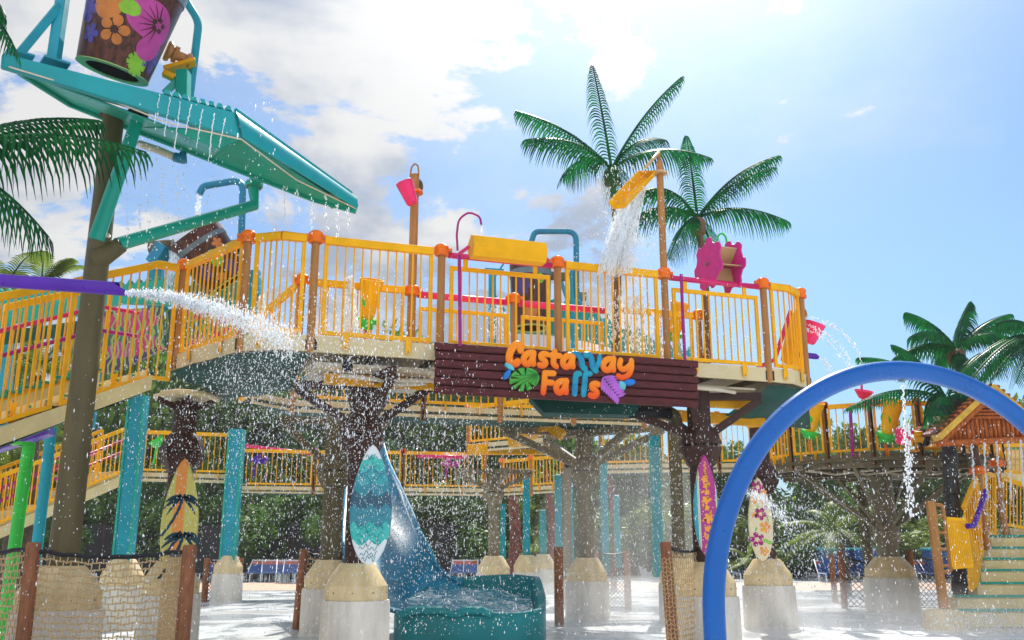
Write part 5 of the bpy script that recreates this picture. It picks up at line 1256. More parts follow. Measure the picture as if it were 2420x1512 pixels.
t=bucket(W(2133,1032,20.5),Vector((.2,-.2,.9)),.13,.21,.36,'pink','pink cup hanging under the arch jet beside the round deck'); m=MB(); m.tube([W(2150,1025,20.5),W(2215,1022,20.8)],.05,8); m.build('arm',M['yellow'],t)
t=bucket(W(2040,932,22.5),Vector((.1,-.3,.9)),.12,.24,.2,'pink','pink dish high over the round deck railing'); m=MB(); m.tube([W(2035,905,22.5),W(2038,950,22.5)],.03,6); m.build('arm',M['magenta'],t)
t=bucket(W(1918,787,16.6),Vector((.35,-.2,.9)),.12,.19,.40,'pink','hot pink bucket hanging beside the far right corner of the walkway'); m=MB(); m.tube([W(1895,725,16.6),W(1903,735,16.6),W(1906,750,16.6)],.02,6); m.tube([W(1890,790,16.6),W(1912,785,16.6)],.03,6); m.build('arm',M['post'],t)
t=thing('side_nozzle','small purple nozzle squirting water beyond the far right corner','nozzle',W(1900,842,16.4)); m=MB(); m.tube([W(1890,838,16.3),W(1926,842,16.4),W(1934,845,16.4)],[.055,.055,.03],12); m.build('nozzle_body',M['purple'],t)
hp=[W(2008,962,21.9),W(2015,1080,21.9)]; pipe(hp,.04,'plum','plum pipe in front of the round deck railing')
hp=[W(2008,962,21.9),W(2110,945,21.9)]; pipe(hp,.055,'magenta','magenta pipe over the round deck railing')
# inner descending panel beyond corner post 7
m=MB(); m.prism([W(1862,760,17.5),W(1900,700,17.0),W(1910,900,17.0),W(1845,850,17.6)],(0,.05,0)); tag(m.build('slide_guard',M['yellow'],loc=W(1880,800,17.2)),'solid yellow slide guard behind the right corner railing','panel')
pipe([W(1790,868,17.8),W(1830,850,17.4),W(1858,765,17.1),W(1868,735,17.1)],.045,'magenta','magenta handrail bending up behind the right corner railing')
# ---------------------------------------------------------------- right stair block
def R5(x,y): return 1831+x*.414,886+y*.414
xs=R5(1040,0)[0]
t=thing('entry_staircase','cream entry staircase with green nosings at the lower right','staircase',W(2350,1490,19.6)-Vector((0,0,W(2350,1490,19.6).z)))
ys=[1430,1342,1262,1187,1113,1048,985,918,862]; lx=[1040,1038,1035,1150,1170,1190,1210,1228,1335]
Yb=19.4; z=0; last=None
levels=[]
for i in range(1,len(ys)):
    Y=Yb+ (i-1)*.33; u,v=R5(lx[i],ys[i]); p=W(u,v,Y); levels.append((p.x,Y,p.z))
prevz=0
for i,(x,Y,z) in enumerate(levels):
    x1=14.5; dd_=.5 if i<len(levels)-1 else 2.4; m=MB(); m.box(((x+x1)/2,Y+dd_/2,(z-.04+0)/2),(x1-x,dd_,z-.04)); m.build('step',M['cream'],t,bevel=.015)
    m=MB(); m.box(((x+x1)/2-.01,Y+.02,z-.0),(x1-x+.02,.075,.05)); m.build('nosing',M['nosing'],t); 
m=MB(); m.lathe([(0,0),(.42,0),(.40,.30),(.30,.36),(0,.37)],(*wy(*R5(965,1400),19.2),0),20); m.build('corner_footing',M['pedtop'],t)
# gate with ladder frame
g=thing('ladder_gate','orange-yellow ladder frame and slatted gate panel left of the entry staircase','gate',W(*R5(950,1330),19.2))
def q5(x,y,Y=19.2): return W(*R5(x,y),Y)
m=MB(); m.beam(q5(885,718),q5(962,1332),.16,.12); m.build('frame_post',M['post'],g,bevel=.01)
m=MB(); m.tube(round_path([q5(905,740),q5(955,740),q5(1005,1120),q5(960,1125)],.1),.04,10)
for y in (805,900,995,1090): m.tube([q5(905+(y-740)*.09,y),q5(962+(y-740)*.12,y)],.03,8)
m.build('ladder_rung',M['post'],g)
m=MB(); P_=[q5(975,820),q5(1083,828),q5(1120,1088),q5(1008,1098)]; m.prism(P_,(0,.03,0)); m.build('gate_panel',M['gold'],g)
m=MB()
for k in range(12):
    u=k/11; a=P_[0].lerp(P_[1],u); b=P_[3].lerp(P_[2],u); m.beam(a-Vector((0,.03,0)),b-Vector((0,.03,0)),.045,.03,up=(1,0,0))
for a,b in ((P_[0],P_[1]),(P_[3],P_[2])): m.beam(a-Vector((0,.035,0)),b-Vector((0,.035,0)),.06,.07)
m.build('slat_row',M['yellow'],g)
g=thing('side_guard','tall solid yellow guard panel beside the entry staircase, purple pipe across it','panel',q5(1150,1200,19.5))
m=MB(); m.prism([q5(1080,760,19.5),q5(1145,590,20.2),q5(1200,660,20.6),q5(1225,960,20.8),q5(1190,1010,20.4),q5(1160,1200,19.6),q5(1120,1240,19.4)],(0,.05,0)); m.build('guard_sheet',M['gold'],g)
m=MB(); m.beam(q5(1075,760,19.45),q5(1145,585,20.1),.07,.09)
for k in range(7):
    u=k/6; a=q5(1080,765,19.42).lerp(q5(1145,600,20.1),u); b=q5(1110,1230,19.35).lerp(q5(1185,1010,20.3),u); m.beam(a,b,.03,.03,up=(1,0,0))
m.build('edge_frame',M['yellow'],g)
pipe(round_path([q5(1202,660,19.8),q5(1135,860,19.2),q5(1098,862,19.1)],.1),.055,'purple','purple pipe in front of the yellow side guard')
# posts and rail segments to the right of the stair
for (x0,y0,y1,Y,lb) in ((1158,540,1000,20.4,'clamp-topped post at the left of the entry staircase'),(1262,497,912,21.3,'second clamp-topped post of the entry staircase, nearer the right edge')):
    a=q5(x0,y0,Y); b=q5(x0+40,y1,Y); guard_post(a,b.z,a.z,lb,r=.072,ang=0,grp='posts of the entry staircase',foot=False)
def flatrail(x0,ya,x1,yb,yc,yd,Y0,Y1,lb,n=9):
    t=thing('guard_railing',lb,'railing',q5(x0,yc,Y0),'railings of the entry staircase')
    a,b=q5(x0,ya,Y0),q5(x1,yb,Y1); c,d=q5(x0,yc,Y0),q5(x1,yd,Y1)
    m=MB(); m.beam(a,b,.06,.10); m.beam(c,d,.05,.07); m.beam(a,c,.05,.05,up=(1,0,0)); m.beam(b,d,.05,.05,up=(1,0,0)); m.build('rail_frame',M['yellow'],t,bevel=.006)
    for i in range(1,n): m=MB(); m.beam(a.lerp(b,i/n),c.lerp(d,i/n),.024,.024,up=(1,0,0)); m.build('baluster',M['yellow'],t,recalc=False)
flatrail(1185,560,1255,575,900,905,20.6,21.2,'short yellow railing between the two clamp-topped posts',5)
flatrail(1300,590,1460,640,850,880,21.3,21.3,'yellow railing right of the second clamp-topped post',8)
flatrail(1085,400,1420,400,520,560,23.5,23.5,'upper yellow railing of the far landing under the bamboo roof',14)
flatrail(780,330,930,330,440,400,23.0,23.2,'yellow railing section between round deck and bamboo roof',6)
t=thing('upper_flight','cream upper flight of steps with green treads under the bamboo roof','stair',q5(1300,540,24))
for k,(x,y) in enumerate(((1130,420),(1180,455),(1240,490),(1290,510))):
    m=MB(); a=q5(x,y,24+.1*k); m.box(a+Vector((1.6,.6,-.12)),(3.2,1.2,.24)); m.build('step',M['cream'],t)
    m=MB(); m.box(a+Vector((1.6,-.01,.0)),(3.2,.06,.05)); m.build('nosing',M['nosing'],t)
m=MB(); m.prism([q5(1075,475,23.9),q5(1215,545,23.9),q5(1500,660,24),q5(1500,600,24),q5(1215,500,23.9),q5(1085,440,23.9)],(0,.08,0)); m.build('stringer',M['cream'],t)
# orange stub arms left of hut
t=thing('spray_elbow','orange spray elbow with black coupling left of the bamboo roof','pipe',q5(850,360,20.6)); m=MB(); m.tube([q5(790,355,20.8),q5(850,358,20.7),q5(930,352,20.7)],.11,12); m.build('arm',M['gold'],t); m=MB(); m.lathe([(.11,-.05),(.2,-.05),(.2,.05),(.11,.05)],q5(850,358,20.7),16,axis=(1,0,0)); m.build('coupling',M['black'],t)
# ---------------------------------------------------------------- bamboo roof
hut=thing('bamboo_roof','orange-brown bamboo gable roof with yellow rake boards at the right edge','roof',q5(1200,300,19.6))
BB_=mat('bamboo',(.42,.085,.012),.42,.35,4,.2,20,c2=(.62,.16,.02),stretch=(6,6,.8)); M['rake']=mat('rake_board',(.72,.42,.05),.45,.15,6); M['bdark']=mat('bamboo_dark',(.16,.022,.008),.5,.25,5)
pk=q5(1245,55,19.6); le=q5(925,345,19.3); Lb=q5(940,390,19.5); re=q5(1600,345,19.9); dep=Vector((.55,2.6,.25))
m=MB(); m.prism([le+Vector((0,-.05,.02)),pk+Vector((0,-.05,.02)),pk+Vector((0,-.05,-.12)),le+Vector((0.06,-.05,-.10))],(0,.35,0)); m.build('rake_board',M['rake'],hut,bevel=.01)
m=MB(); m.prism([re+Vector((0,-.05,.02)),pk+Vector((0,-.05,.02)),pk+Vector((0,-.05,-.12)),re+Vector((-.06,-.05,-.10))],(0,.35,0)); m.build('rake_board',M['rake'],hut,bevel=.01)
m=MB(); m.add([le,pk,pk+dep,le+dep],[(0,1,2,3)]); o=m.build('roof_slope',M['bdark'],hut); o.modifiers.new('s','SOLIDIFY').thickness=.06
m=MB(); m.add([pk,re,re+dep,pk+dep],[(0,1,2,3)]); o=m.build('roof_slope',M['bdark'],hut); o.modifiers.new('s','SOLIDIFY').thickness=.06
for side_,(a0,b0) in enumerate(((le,pk),(re,pk))):
    m=MB()
    for k in range(1,12):
        u=k/12; p0=a0.lerp(b0,u)+Vector((0,0,.05)); m.tube([p0,p0+dep],.045,7)
    m.build('bamboo_batten',BB_,hut)
rb=q5(1590,360,19.9)
m=MB(); m.prism([Lb+Vector((.05,.1,0)),rb+Vector((0,.1,0)),pk+Vector((0,.1,-.15))],(0,.06,0)); m.build('gable_panel',M['bdark'],hut)
m=MB(); n=26
for k in range(1,n):
    u=k/n; b=Lb.lerp(rb,u)
    tx=(b.x-le.x)/(pk.x-le.x) if b.x<pk.x else (re.x-b.x)/(re.x-pk.x); ztop=(le.z+(pk.z-le.z)*tx if b.x<pk.x else re.z+(pk.z-re.z)*tx)-.14
    if ztop>b.z+.05:
        pts=[Vector((b.x,b.y+.06,b.z)),]; j=b.z+.28+(k%3)*.07
        rad=[.046]
        while j<ztop-.03:
            pts+=[Vector((b.x,b.y+.06,j-.015)),Vector((b.x,b.y+.06,j)),Vector((b.x,b.y+.06,j+.015))]; rad+=[.044,.056,.044]; j+=.34
        pts.append(Vector((b.x,b.y+.06,ztop))); rad.append(.044); m.tube(pts,rad,8)
m.build('bamboo_cane',BB_,hut)
m=MB()
for k in range(9):
    z=.18+k*.075; a=pk+Vector((-.02,.02,0)); 
    y_=pk.z-z; xl=pk.x-(pk.x-le.x)*(z/(pk.z-le.z)); xr=pk.x+(re.x-pk.x)*(z/(pk.z-le.z)); 
    if z<.72: m.tube([Vector((xl+.12,pk.y+.02,y_)),Vector((xr-.12,pk.y+.02,y_))],.032,7)
m.tube([Lb+Vector((-.05,.0,0)),rb],.075,10); m.tube([Lb+Vector((-.02,-.02,0)),pk+Vector((0,-.02,-.17))],.07,10); m.tube([rb+Vector((0,-.02,0)),pk+Vector((0,-.02,-.17))],.07,10)
m.build('bamboo_pole',BB_,hut)
# ---------------------------------------------------------------- palms
def frond_mb(p0,tip,rise,ll,n=34,droop=.75,width=.045,seed=0,hang=Vector((0,0,-1)),fan=.35,bow=0.):
    rr=random.Random(seed); p0=Vector(p0);tip=Vector(tip); m=MB()
    hor=(tip-p0); side0=Vector((hor.y,-hor.x,0))
    side0=side0.normalized() if side0.length>.05 else Vector((1,0,0))
    def C(u): return p0.lerp(tip,u)+Vector((0,0,1))*rise*4*u*(1-u)*(1-.25*u)+side0*bow*u*u
    rach=[C(i/14) for i in range(15)]; m.tube(rach,[.028*(1-.8*i/14)+.004 for i in range(15)],5)
    for i in range(n):
        u=.07+.92*i/(n-1); c=C(u); tv=(C(min(1,u+.02))-C(u-.02)).normalized(); sd=tv.cross(Vector((0,0,1)))
        sd=sd.normalized() if sd.length>.1 else side0
        L_=ll*(math.sin(PI*min(1,(u*.86+.12)))**.6)*(.9+.2*rr.random())
        for s_ in (-1,1):
            d=(sd*s_*(1-fan)+tv*(.35+.5*u)).normalized()
            pts=[];k=5
            for j_ in range(k+1):
                q=j_/k; pts.append(c+d*(L_*q*(1-.35*droop*q))+hang*(L_*droop*q*q*.9)+Vector((rr.uniform(-1,1),rr.uniform(-1,1),0))*.01*q)
            w_=width*(.85+.3*rr.random()); ws=[w_*.6,w_,w_,w_*.8,w_*.5,.003]
            nrm=tv*1.0; vs=[]
            for j_ in range(k+1):
                vs+= [pts[j_]-nrm*ws[j_]*.5, pts[j_]+nrm*ws[j_]*.5]
            m.add(vs,[(2*j_,2*j_+1,2*j_+3,2*j_+2) for j_ in range(k)],False)
    return m
def palm(label,base,crown,r,fronds,mt='frond',trunk='ptrunk',ll=.5,grp='plastic palm trees',seed=1,rings=False,bend=.1,collar=True,width=.045,n=34,name='palm_tree',droop=.75):
    """fronds: list of (tip, rise)"""
    t=thing(name,label,'palm',base,grp); base=Vector(base);crown=Vector(crown); m=MB(); k=14
    P=[base.lerp(crown,i/k)+Vector((bend*math.sin(PI*i/k),0,0)) for i in range(k+1)]
    if rings:
        pts=[];rad=[]
        for i in range(k):
            a,b=P[i],P[i+1]; pts+=[a,a.lerp(b,.9)]; rad+=[r*1.08,r*.93]
        m.tube(pts+[P[-1]],rad+[r],14)
    else: m.tube(P,[r*(1.1-.25*i/k) for i in range(k+1)],14)
    m.build('trunk',M[trunk],t)
    if collar: m=MB(); m.lathe([(r*.9,-.34),(r*2.0,-.30),(r*2.1,-.04),(r*1.3,.02),(0,.05)],crown,12); m.build('collar',M[trunk],t)
    for i,(tip,rise) in enumerate(fronds):
        frond_mb(crown+Vector((0,0,.02)),tip,rise,ll,n,droop,width,seed*31+i).build('frond',M[mt],t,recalc=False)
    return t
def tips(c,L): return [(W(u,v,c+dy),r_) for u,v,dy,r_ in L]
# two palms rising through the walkway
Y1=16.35; palm('tall plastic palm behind the waterfall spout, left of the pair above the sign',Vector((D(4*PS-1.87+.05,BT).x,Y1,4.3)),W(1445,402,Y1),.072,
 tips(Y1,[(1222,262,-.4,.22),(1240,330,-.9,.30),(1400,156,.5,.12),(1610,182,.3,.22),(1676,372,.2,.32),(1480,500,-1.0,.35),(1330,420,1.1,.35),(1570,330,1.2,.3)]),ll=.62,seed=3,n=36,width=.04,droop=.9)
Y2=17.0; palm('tall plastic palm above the pink paddle wheel, right of the pair above the sign',Vector((W(1665,900,Y2).x,Y2,4.3)),W(1648,518,Y2),.07,
 tips(Y2,[(1490,462,-.3,.42),(1484,520,-.2,.28),(1622,322,.3,.1),(1838,368,.3,.28),(1828,395,.9,.25),(1860,522,.0,.26),(1580,612,-.6,.25),(1700,640,1.2,.2)]),ll=.62,seed=5,n=36,width=.04,droop=.9)
# left palm, crown out of frame
Yl=10.0
c=W(-230,420,Yl); base=Vector((c.x-.2,Yl,0))
tl=palm('big plastic palm at the left edge with only its fronds in view',base,c,.12,[(W(345,360,9.7),.42),(W(235,285,10.3),.33),(W(115,560,9.6),.42),(W(-60,180,10.4),.3),(W(-330,120,9.9),.4),(W(-500,460,9.8),.4)],'frond2',ll=.74,seed=8,n=34,width=.045,droop=1.0)
c=W(-120,-40,9.0); palm('second plastic palm beyond the upper left corner with frond tips dangling into view',Vector((c.x,9.0,0)),c,.12,[(W(38,120,8.8),.2),(W(10,30,9.3),.2),(W(-250,60,9.1),.3)],'frond2',ll=.5,seed=9,n=26,width=.05)
# right palms
K1=21.5; palm('plastic palm with brown trunk standing above the top of the blue arch',Vector((W(2262,815,K1).x+.1,K1,0)),W(2258,828,K1),.10,
 tips(K1,[(2142,738,-.2,.2),(2150,795,-.8,.3),(2112,845,-.3,.25),(2290,714,.3,.1),(2386,742,.3,.2),(2390,800,-.4,.3),(2440,770,.6,.3),(2300,905,-1.0,.1),(2210,870,.8,.3)]),ll=.6,seed=12,n=32,width=.055,droop=.9)
K2=20.3; palm('plastic palm with black ringed trunk behind the bamboo roof, crown under the arch',Vector((W(2268,1400,K2).x,K2,0)),W(2238,948,K2),.16,
 tips(K2,[(2028,845,-.2,.35),(2110,815,.4,.3),(2000,965,-.6,.35),(2200,1000,-1.4,.3),(2330,980,-.3,.3),(2330,830,.6,.3),(2180,1010,.4,.4)]),trunk='pblack',rings=True,ll=.52,seed=14,n=34,bend=-.05,width=.06)
K3=18.6; c=W(2470,800,K3); palm('plastic palm beyond the right edge whose fronds hang over the bamboo roof',Vector((c.x+.3,K3,0)),c,.12,[(W(2265,885,K3-.3),.35),(W(2275,925,K3-.9),.42),(W(2350,885,K3-1.0),.2),(W(2400,905,K3-1.2),.2),(W(2360,760,K3+.3),.2),(W(2600,760,K3),.3),(W(2310,900,K3+.6),.3)],'frond2',ll=.62,seed=17,n=38,width=.045)
# live palms left behind
def live_palm(u,v,Y,label,s,seed,nf=14):
    rr=random.Random(seed); c=W(u,v,Y); fr=[]
    for k in range(nf):
        a=k*2.4; e=rr.uniform(-.3,1.1); fr.append((c+Vector((math.cos(a)*math.cos(e),math.sin(a)*math.cos(e),math.sin(e)*.9-.2))*s,s*.16))
    palm(label,Vector((c.x+.2,Y,0)),c,.16,fr,'leaf3','bark',ll=s*.30,seed=seed,grp='living palms in the background',width=.05,n=26,collar=False,name='living_palm',droop=.35)
live_palm(10,690,24,'living palm behind the purple cannon at the left edge',2.0,21); live_palm(95,690,27,'living palm behind the stair railing left of the mast',1.8,22); live_palm(88,880,25,'yellow-green living palm seen through the stair balusters',1.9,23,18); live_palm(25,1120,27,'pale living palm behind the green column',2.4,24,18)
live_palm(1975,1260,33,'bright green young palm behind the right deck left of the round tower',2.0,26,12); live_palm(1775,1330,30,'low bushy palm beside the cream surfboard pedestal',1.2,27,12); live_palm(1258,1310,38,'small bright palm between two teal columns above the slide basin',1.4,28,10)
# ---------------------------------------------------------------- trees
def crown_mb(s,blobs,nl,leaf,seed):
    rr=random.Random(seed); m=MB(); vs=[];fs=[]
    B_=[(Vector((rr.gauss(0,.42),rr.gauss(0,.42),rr.uniform(-.5,.55)))*s,rr.uniform(.20,.42)*s) for _ in range(blobs)]
    for i in range(nl):
        c,r_=B_[i%blobs]; d=Vector((rr.gauss(0,1),rr.gauss(0,1),rr.gauss(0,1))).normalized(); p=c+d*r_*(rr.random()**.35)
        a=Vector((rr.gauss(0,1),rr.gauss(0,1),rr.gauss(0,1))).normalized(); b=a.cross(d).normalized() if a.cross(d).length>.01 else a.orthogonal().normalized()
        l=leaf*rr.uniform(.6,1.3); k=len(vs); a=a*l; b=b*l*.5; vs+= [p-a*.5,p+b*.5,p+a*.5,p-b*.5]; fs.append((k,k+1,k+2,k+3))
    m.v=vs;m.f=fs;m.sm=[False]*len(fs); return m,B_
def make_tree(kind,x,y,h,s,mt,nl,leaf,label,seed,grp):
    t=thing(kind,label,'tree' if kind=='broadleaf_tree' else 'bush',(x,y,0),grp); m,B_=crown_mb(s,16,nl,leaf,seed)
    o=Vector((x,y,h)); m.v=[p+o for p in m.v]; m.build('crown',M[mt],t,recalc=False)
    m=MB(); m.tube([(x,y,0),(x+.1,y,h*.4),(x,y,h*.8)],[.2,.15,.08],8)
    for c,r_ in B_[:7]: m.tube([(x+.05,y,h*.45),Vector((x,y,h*.7)).lerp(o+c,.5),o+c],[.10,.06,.02],6)
    m.build('trunk',M['bark'],t,recalc=False); return t
rt=random.Random(77)
protos={}
spots=[]
def tree_at(u,Y,hpx,s,k,label,grp='trees behind the play structure',rz=0.):
    p=W(u,1300,Y); h=W(u,hpx,Y).z
    key=k
    if key not in protos:
        mt,nl,leaf=[('leaf1',6500,.30),('leaf2',7500,.28),('leaf3',5000,.30)][k]
        protos[key]=(make_tree('broadleaf_tree',p.x,Y,2.6*1.0,2.6,mt,nl,leaf,label,40+k,grp),)
        o=protos[key][0]; sc__=s/2.6; o.scale=(sc__,sc__,h/2.6/ (1.0)*.8); return o
    o=copy_tree(protos[key][0],loc=(p.x,Y,0),rz=rz,label=label); sc__=s/2.6; o.scale=(sc__,sc__,h/2.6*.8); return o
L=[(250,54,975,5.5,0,'broad green tree behind the teal column and mast'),(360,58,940,6.1,0,'green tree behind the lower left walkway'),(60,56,1060,5.6,1,'dark tree behind the bright green column'),(-80,52,1000,5.5,1,'dark tree at the left picture edge'),
(480,59,960,6.1,1,'dark green tree between the brown column and the next teal column'),(600,60,980,5.9,0,'leafy tree behind the purple watering toy'),(720,58,1000,5.6,1,'dark tree behind the olive column'),(850,62,985,6.1,1,'dark tree behind the top of the blue slide'),
(960,59,965,5.9,0,'green tree right of the slide under the beige walkway'),(1080,60,960,6.1,1,'dark tree under the left half of the sign'),(1190,62,1010,5.6,1,'dark tree behind the thick olive column'),(1320,66,1080,5.4,0,'tree seen between the teal columns in the mist'),
(1450,64,1120,4.9,2,'pale misty tree behind the wire cage'),(1560,62,1130,4.6,2,'sunlit tree between the broad teal and slim olive columns'),(1760,58,1110,4.6,1,'dark green tree behind the cream surfboard'),(1900,60,1075,4.6,0,'green tree between the cream board and the round tower'),
(2010,64,1085,4.1,2,'pale sunlit tree behind the round tower struts'),(2170,62,1110,4.4,1,'dark green tree right of the round tower column'),(2250,59,1090,4.4,0,'leafy tree behind the black palm trunk'),(2380,57,1110,4.9,1,'dark tree behind the entry staircase'),(2480,56,1060,4.9,0,'tree at the far right picture edge')]
for i,(u,Y,hp_,s,k,lb) in enumerate(L): tree_at(u,Y,hp_,s,k,lb,rz=i*1.7)
# dark hedge below the trees (low bushes, one by one)
H=[(-40,34),(60,35),(160,34.5),(260,35),(360,35.5),(450,35),(545,35.5),(640,35),(735,35.5),(830,35),(925,35.5),(1020,35),(1115,35.5),(1210,37),(1300,38),(1400,38),(1500,37),(1590,37),(1700,37),(1790,36),(1880,37),(1960,36.5),(2050,37),(2130,36),(2215,37),(2310,36),(2400,36)]
pb_=None
desc=['left edge','blue column','mast foot','rope net','teal column left of the palm surfboard','palm surfboard','net pen','second teal column','leaning post','olive column','teal wave surfboard','slide wall','slide basin left rim','slide basin right rim','thick olive column','twin teal columns','misty middle column','wire cage','broad teal column','magenta surfboard','arch leg','cream surfboard','young palm','round tower left strut','round tower pedestal','black palm trunk','ladder gate']
for i,(u,Y) in enumerate(H):
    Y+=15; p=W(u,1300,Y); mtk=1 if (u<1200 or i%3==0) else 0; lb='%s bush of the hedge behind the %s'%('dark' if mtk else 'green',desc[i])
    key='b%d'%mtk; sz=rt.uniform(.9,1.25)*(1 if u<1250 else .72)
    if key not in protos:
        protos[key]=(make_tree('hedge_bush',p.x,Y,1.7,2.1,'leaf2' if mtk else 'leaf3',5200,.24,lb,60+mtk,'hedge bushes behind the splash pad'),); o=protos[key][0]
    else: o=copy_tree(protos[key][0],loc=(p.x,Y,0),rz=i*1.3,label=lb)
    o.scale=(1.6,1.5,sz*1.35)
# reddish tree trunks beyond the basin
for u,Y,w_,lb in ((1212,36,26,'reddish tree trunk left of the teal column over the basin'),(1300,37,20,'reddish tree trunk right of the short teal column'),(1448,35,12,'reddish tree trunk veiled by mist near the wire cage')):
    b=W(u,1330,Y); r_=w_*Y/F/2; m=MB(); m.tube([(b.x,Y,0),(b.x+.1,Y,2.2),(b.x-.1,Y,4.6)],[r_*1.2,r_,r_*.8],10); tag(m.build('tree_trunk',mat('red_bark',(.16,.06,.045),.8,.4,5,.5,12),loc=(b.x,Y,0)),lb,'tree trunk','reddish tree trunks')
# windscreen fence
t=thing('screen_fence','dark mesh windscreen fence on posts behind the loungers','fence',(0,48,0))
a,b=W(-60,1300,48),W(1140,1300,48.5); m=MB(); m.prism([(a.x,48,.3),(b.x,48.4,.3),(b.x,48.4,2.7),(a.x,48,2.7)],(0,.03,0)); m.build('screen',M['black'],t)
for k in range(9):
    q=a.lerp(b,k/8); m=MB(); m.tube([(q.x,48.1,0),(q.x,48.1,2.8)],.05,8); m.build('fence_post',M['brown'],t)
# loungers
lt=thing('pool_lounger','','lounger',(0,30,0),'blue and red striped loungers at the far side')
MLn=ramp_mat('striped_sling',1,[(0,(.01,.06,.22)),(.34,(.40,.08,.05)),(.40,(.5,.5,.5)),(.5,(.01,.06,.22))],0,8,1/2.0)
m=MB(); m.prism([Vector((-.32,29.3,.40)),Vector((.32,29.3,.40)),Vector((.32,30.4,.42)),Vector((-.32,30.4,.42))],(0,0,.03)); m.build('seat',MLn,lt)
m=MB(); m.prism([Vector((-.32,30.4,.42)),Vector((.32,30.4,.42)),Vector((.32,30.85,1.0)),Vector((-.32,30.85,1.0))],(0,.03,0)); m.build('backrest',MLn,lt)
M['white']=mat('white_frame',(.8,.8,.8),.4,.05,5)
m=MB()
for x_ in (-.34,.34): m.tube([(x_,29.3,.0),(x_,29.35,.38),(x_,30.4,.4),(x_,30.85,1.02)],.025,6); m.tube([(x_,30.3,.4),(x_,30.35,0)],.025,6)
m.build('frame',M['white'],lt)
LU=[(500,31),(523,30.6),(546,31.2),(592,30.8),(613,31.3),(636,30.7),(660,31),(684,30.6),(700,31.4),(1075,31.5),(1110,31.2),(1680,33),(1720,32.5),(1955,31),(1985,31.5),(2012,31.1),(2040,31.6),(2068,31),(2185,31.4),(2212,31)]
LD=['first striped lounger from the left, beside the net pen','second striped lounger from the left','third striped lounger behind the right cage post','fourth striped lounger from the left on the pink paving','fifth striped lounger from the left on the pink paving','sixth striped lounger from the left, centre of the row','seventh striped lounger from the left','eighth striped lounger, just left of the leaning post','ninth striped lounger, partly behind the leaning post','striped lounger above the slide basin, left one','striped lounger above the slide basin, right one','striped lounger behind the magenta surfboard pedestal','striped lounger just right of the blue arch leg','striped lounger right of the cream surfboard','second striped lounger right of the cream surfboard','striped lounger under the left tower strut','striped lounger left of the round tower net','striped lounger behind the round tower net','striped lounger right of the round tower pedestal','striped lounger next to the ladder gate']
for i,(u,Y) in enumerate(LU):
    Y=Y*.5+29.5; x=W(u,1340,Y).x
    if i==0: o=lt; o['label']=LD[0]; o.location=(x,Y,0)
    else: o=copy_tree(lt,loc=(x,Y,0),label=LD[i])
    o.rotation_euler=(0,0,rt.uniform(-.25,.25))
for i,(u,Y,lb) in enumerate(((1968,45.5,'dark blue covered booth left of the round tower'),(2040,45.8,'dark blue covered booth right behind the dark net post'),(2215,45.5,'dark blue covered booth left of the ladder gate'))):
    x=W(u,1300,Y).x; t=thing('cabana',lb,'booth',(x,Y,0),'dark blue booths at the far side'); m=MB(); m.box((x,Y,.85),(1.2,.9,1.2)); m.build('canvas_wall',mat('navy_canvas',(.008,.06,.20),.7,.2,5),t,bevel=.06)
    m=MB(); m.box((x,Y,1.5),(1.3,1.0,.12)); m.build('canvas_roof',M['tealcol'],t,bevel=.04)
t=thing('low_building','pale low building with grey roof far behind the round tower','building',(14,60,0))
m=MB(); m.box((15,62,1.6),(16,5,3.2)); m.build('wall',M['white'],t); m=MB(); m.prism([Vector((6.5,59,3.1)),Vector((23.5,59,3.1)),Vector((21.5,61.5,4.4)),Vector((8.5,61.5,4.4))],(0,.1,.0)); m.build('roof',M['greyband'],t)
m=MB(); 
for k in range(5): m.box((9+k*3,59.48,1.7),(1.1,.06,1.2))
m.build('window_row',M['black'],t)
# ---------------------------------------------------------------- falling and flying water
OCT=[(1,0,0),(0,1,0),(-1,0,0),(0,-1,0),(0,0,1),(0,0,-1)]; OF=[(0,1,4),(1,2,4),(2,3,4),(3,0,4),(1,0,5),(2,1,5),(3,2,5),(0,3,5)]
def drops(name,gen,n,label,seed,cat='water',szs=(.004,.011)):
    rr=random.Random(seed); vs=[];fs=[]
    for i in range(n):
        r_=gen(rr)
        if r_ is None: continue
        p,k=r_; s_=(szs[0]+(szs[1]-szs[0])*rr.random()**2.2)*k; st=1+rr.random()*.9 if rr.random()<.72 else 2.2+rr.random()*2.5
        a=rr.random()*3; ca,sa=math.cos(a),math.sin(a); o=len(vs)
        for x,y,z in OCT: vs.append((p.x+s_*(x*ca-y*sa),p.y+s_*(x*sa+y*ca),p.z+s_*z*st))
        fs+= [(q+o,w2+o,e+o) for q,w2,e in OF]
    me=bpy.data.meshes.new(name); c=Vector(vs[0]); me.from_pydata([Vector(v)-c for v in vs],[],fs); me.polygons.foreach_set('use_smooth',[True]*len(fs)); me.materials.append(M['water']); me.update()
    o=bpy.data.objects.new(name,me); o.location=c; col.objects.link(o); return tag(o,label,cat,None,'stuff')
def pixbox(u0,u1,v0,v1,Y0,Y1,du=None):
    def g(rr):
        Y=rr.uniform(Y0,Y1); u=rr.uniform(u0,u1); v=rr.uniform(v0,v1); return W(u,v,Y),1
    return g
def gauss(u,v,su,sv,Y0,Y1,vmin=0,vmax=1500):
    def g(rr):
        uu,vv=rr.gauss(u,su),rr.gauss(v,sv)
        if not vmin<vv<vmax: return None
        return W(uu,vv,rr.uniform(Y0,Y1)),1
    return g
DN=.88
drops('water_drops',gauss(700,900,170,110,10.5,12.2,600,1300),int(9000*DN),'dense spray of drops where the cannon jet breaks up below the railing corner',1,szs=(.0025,.009))
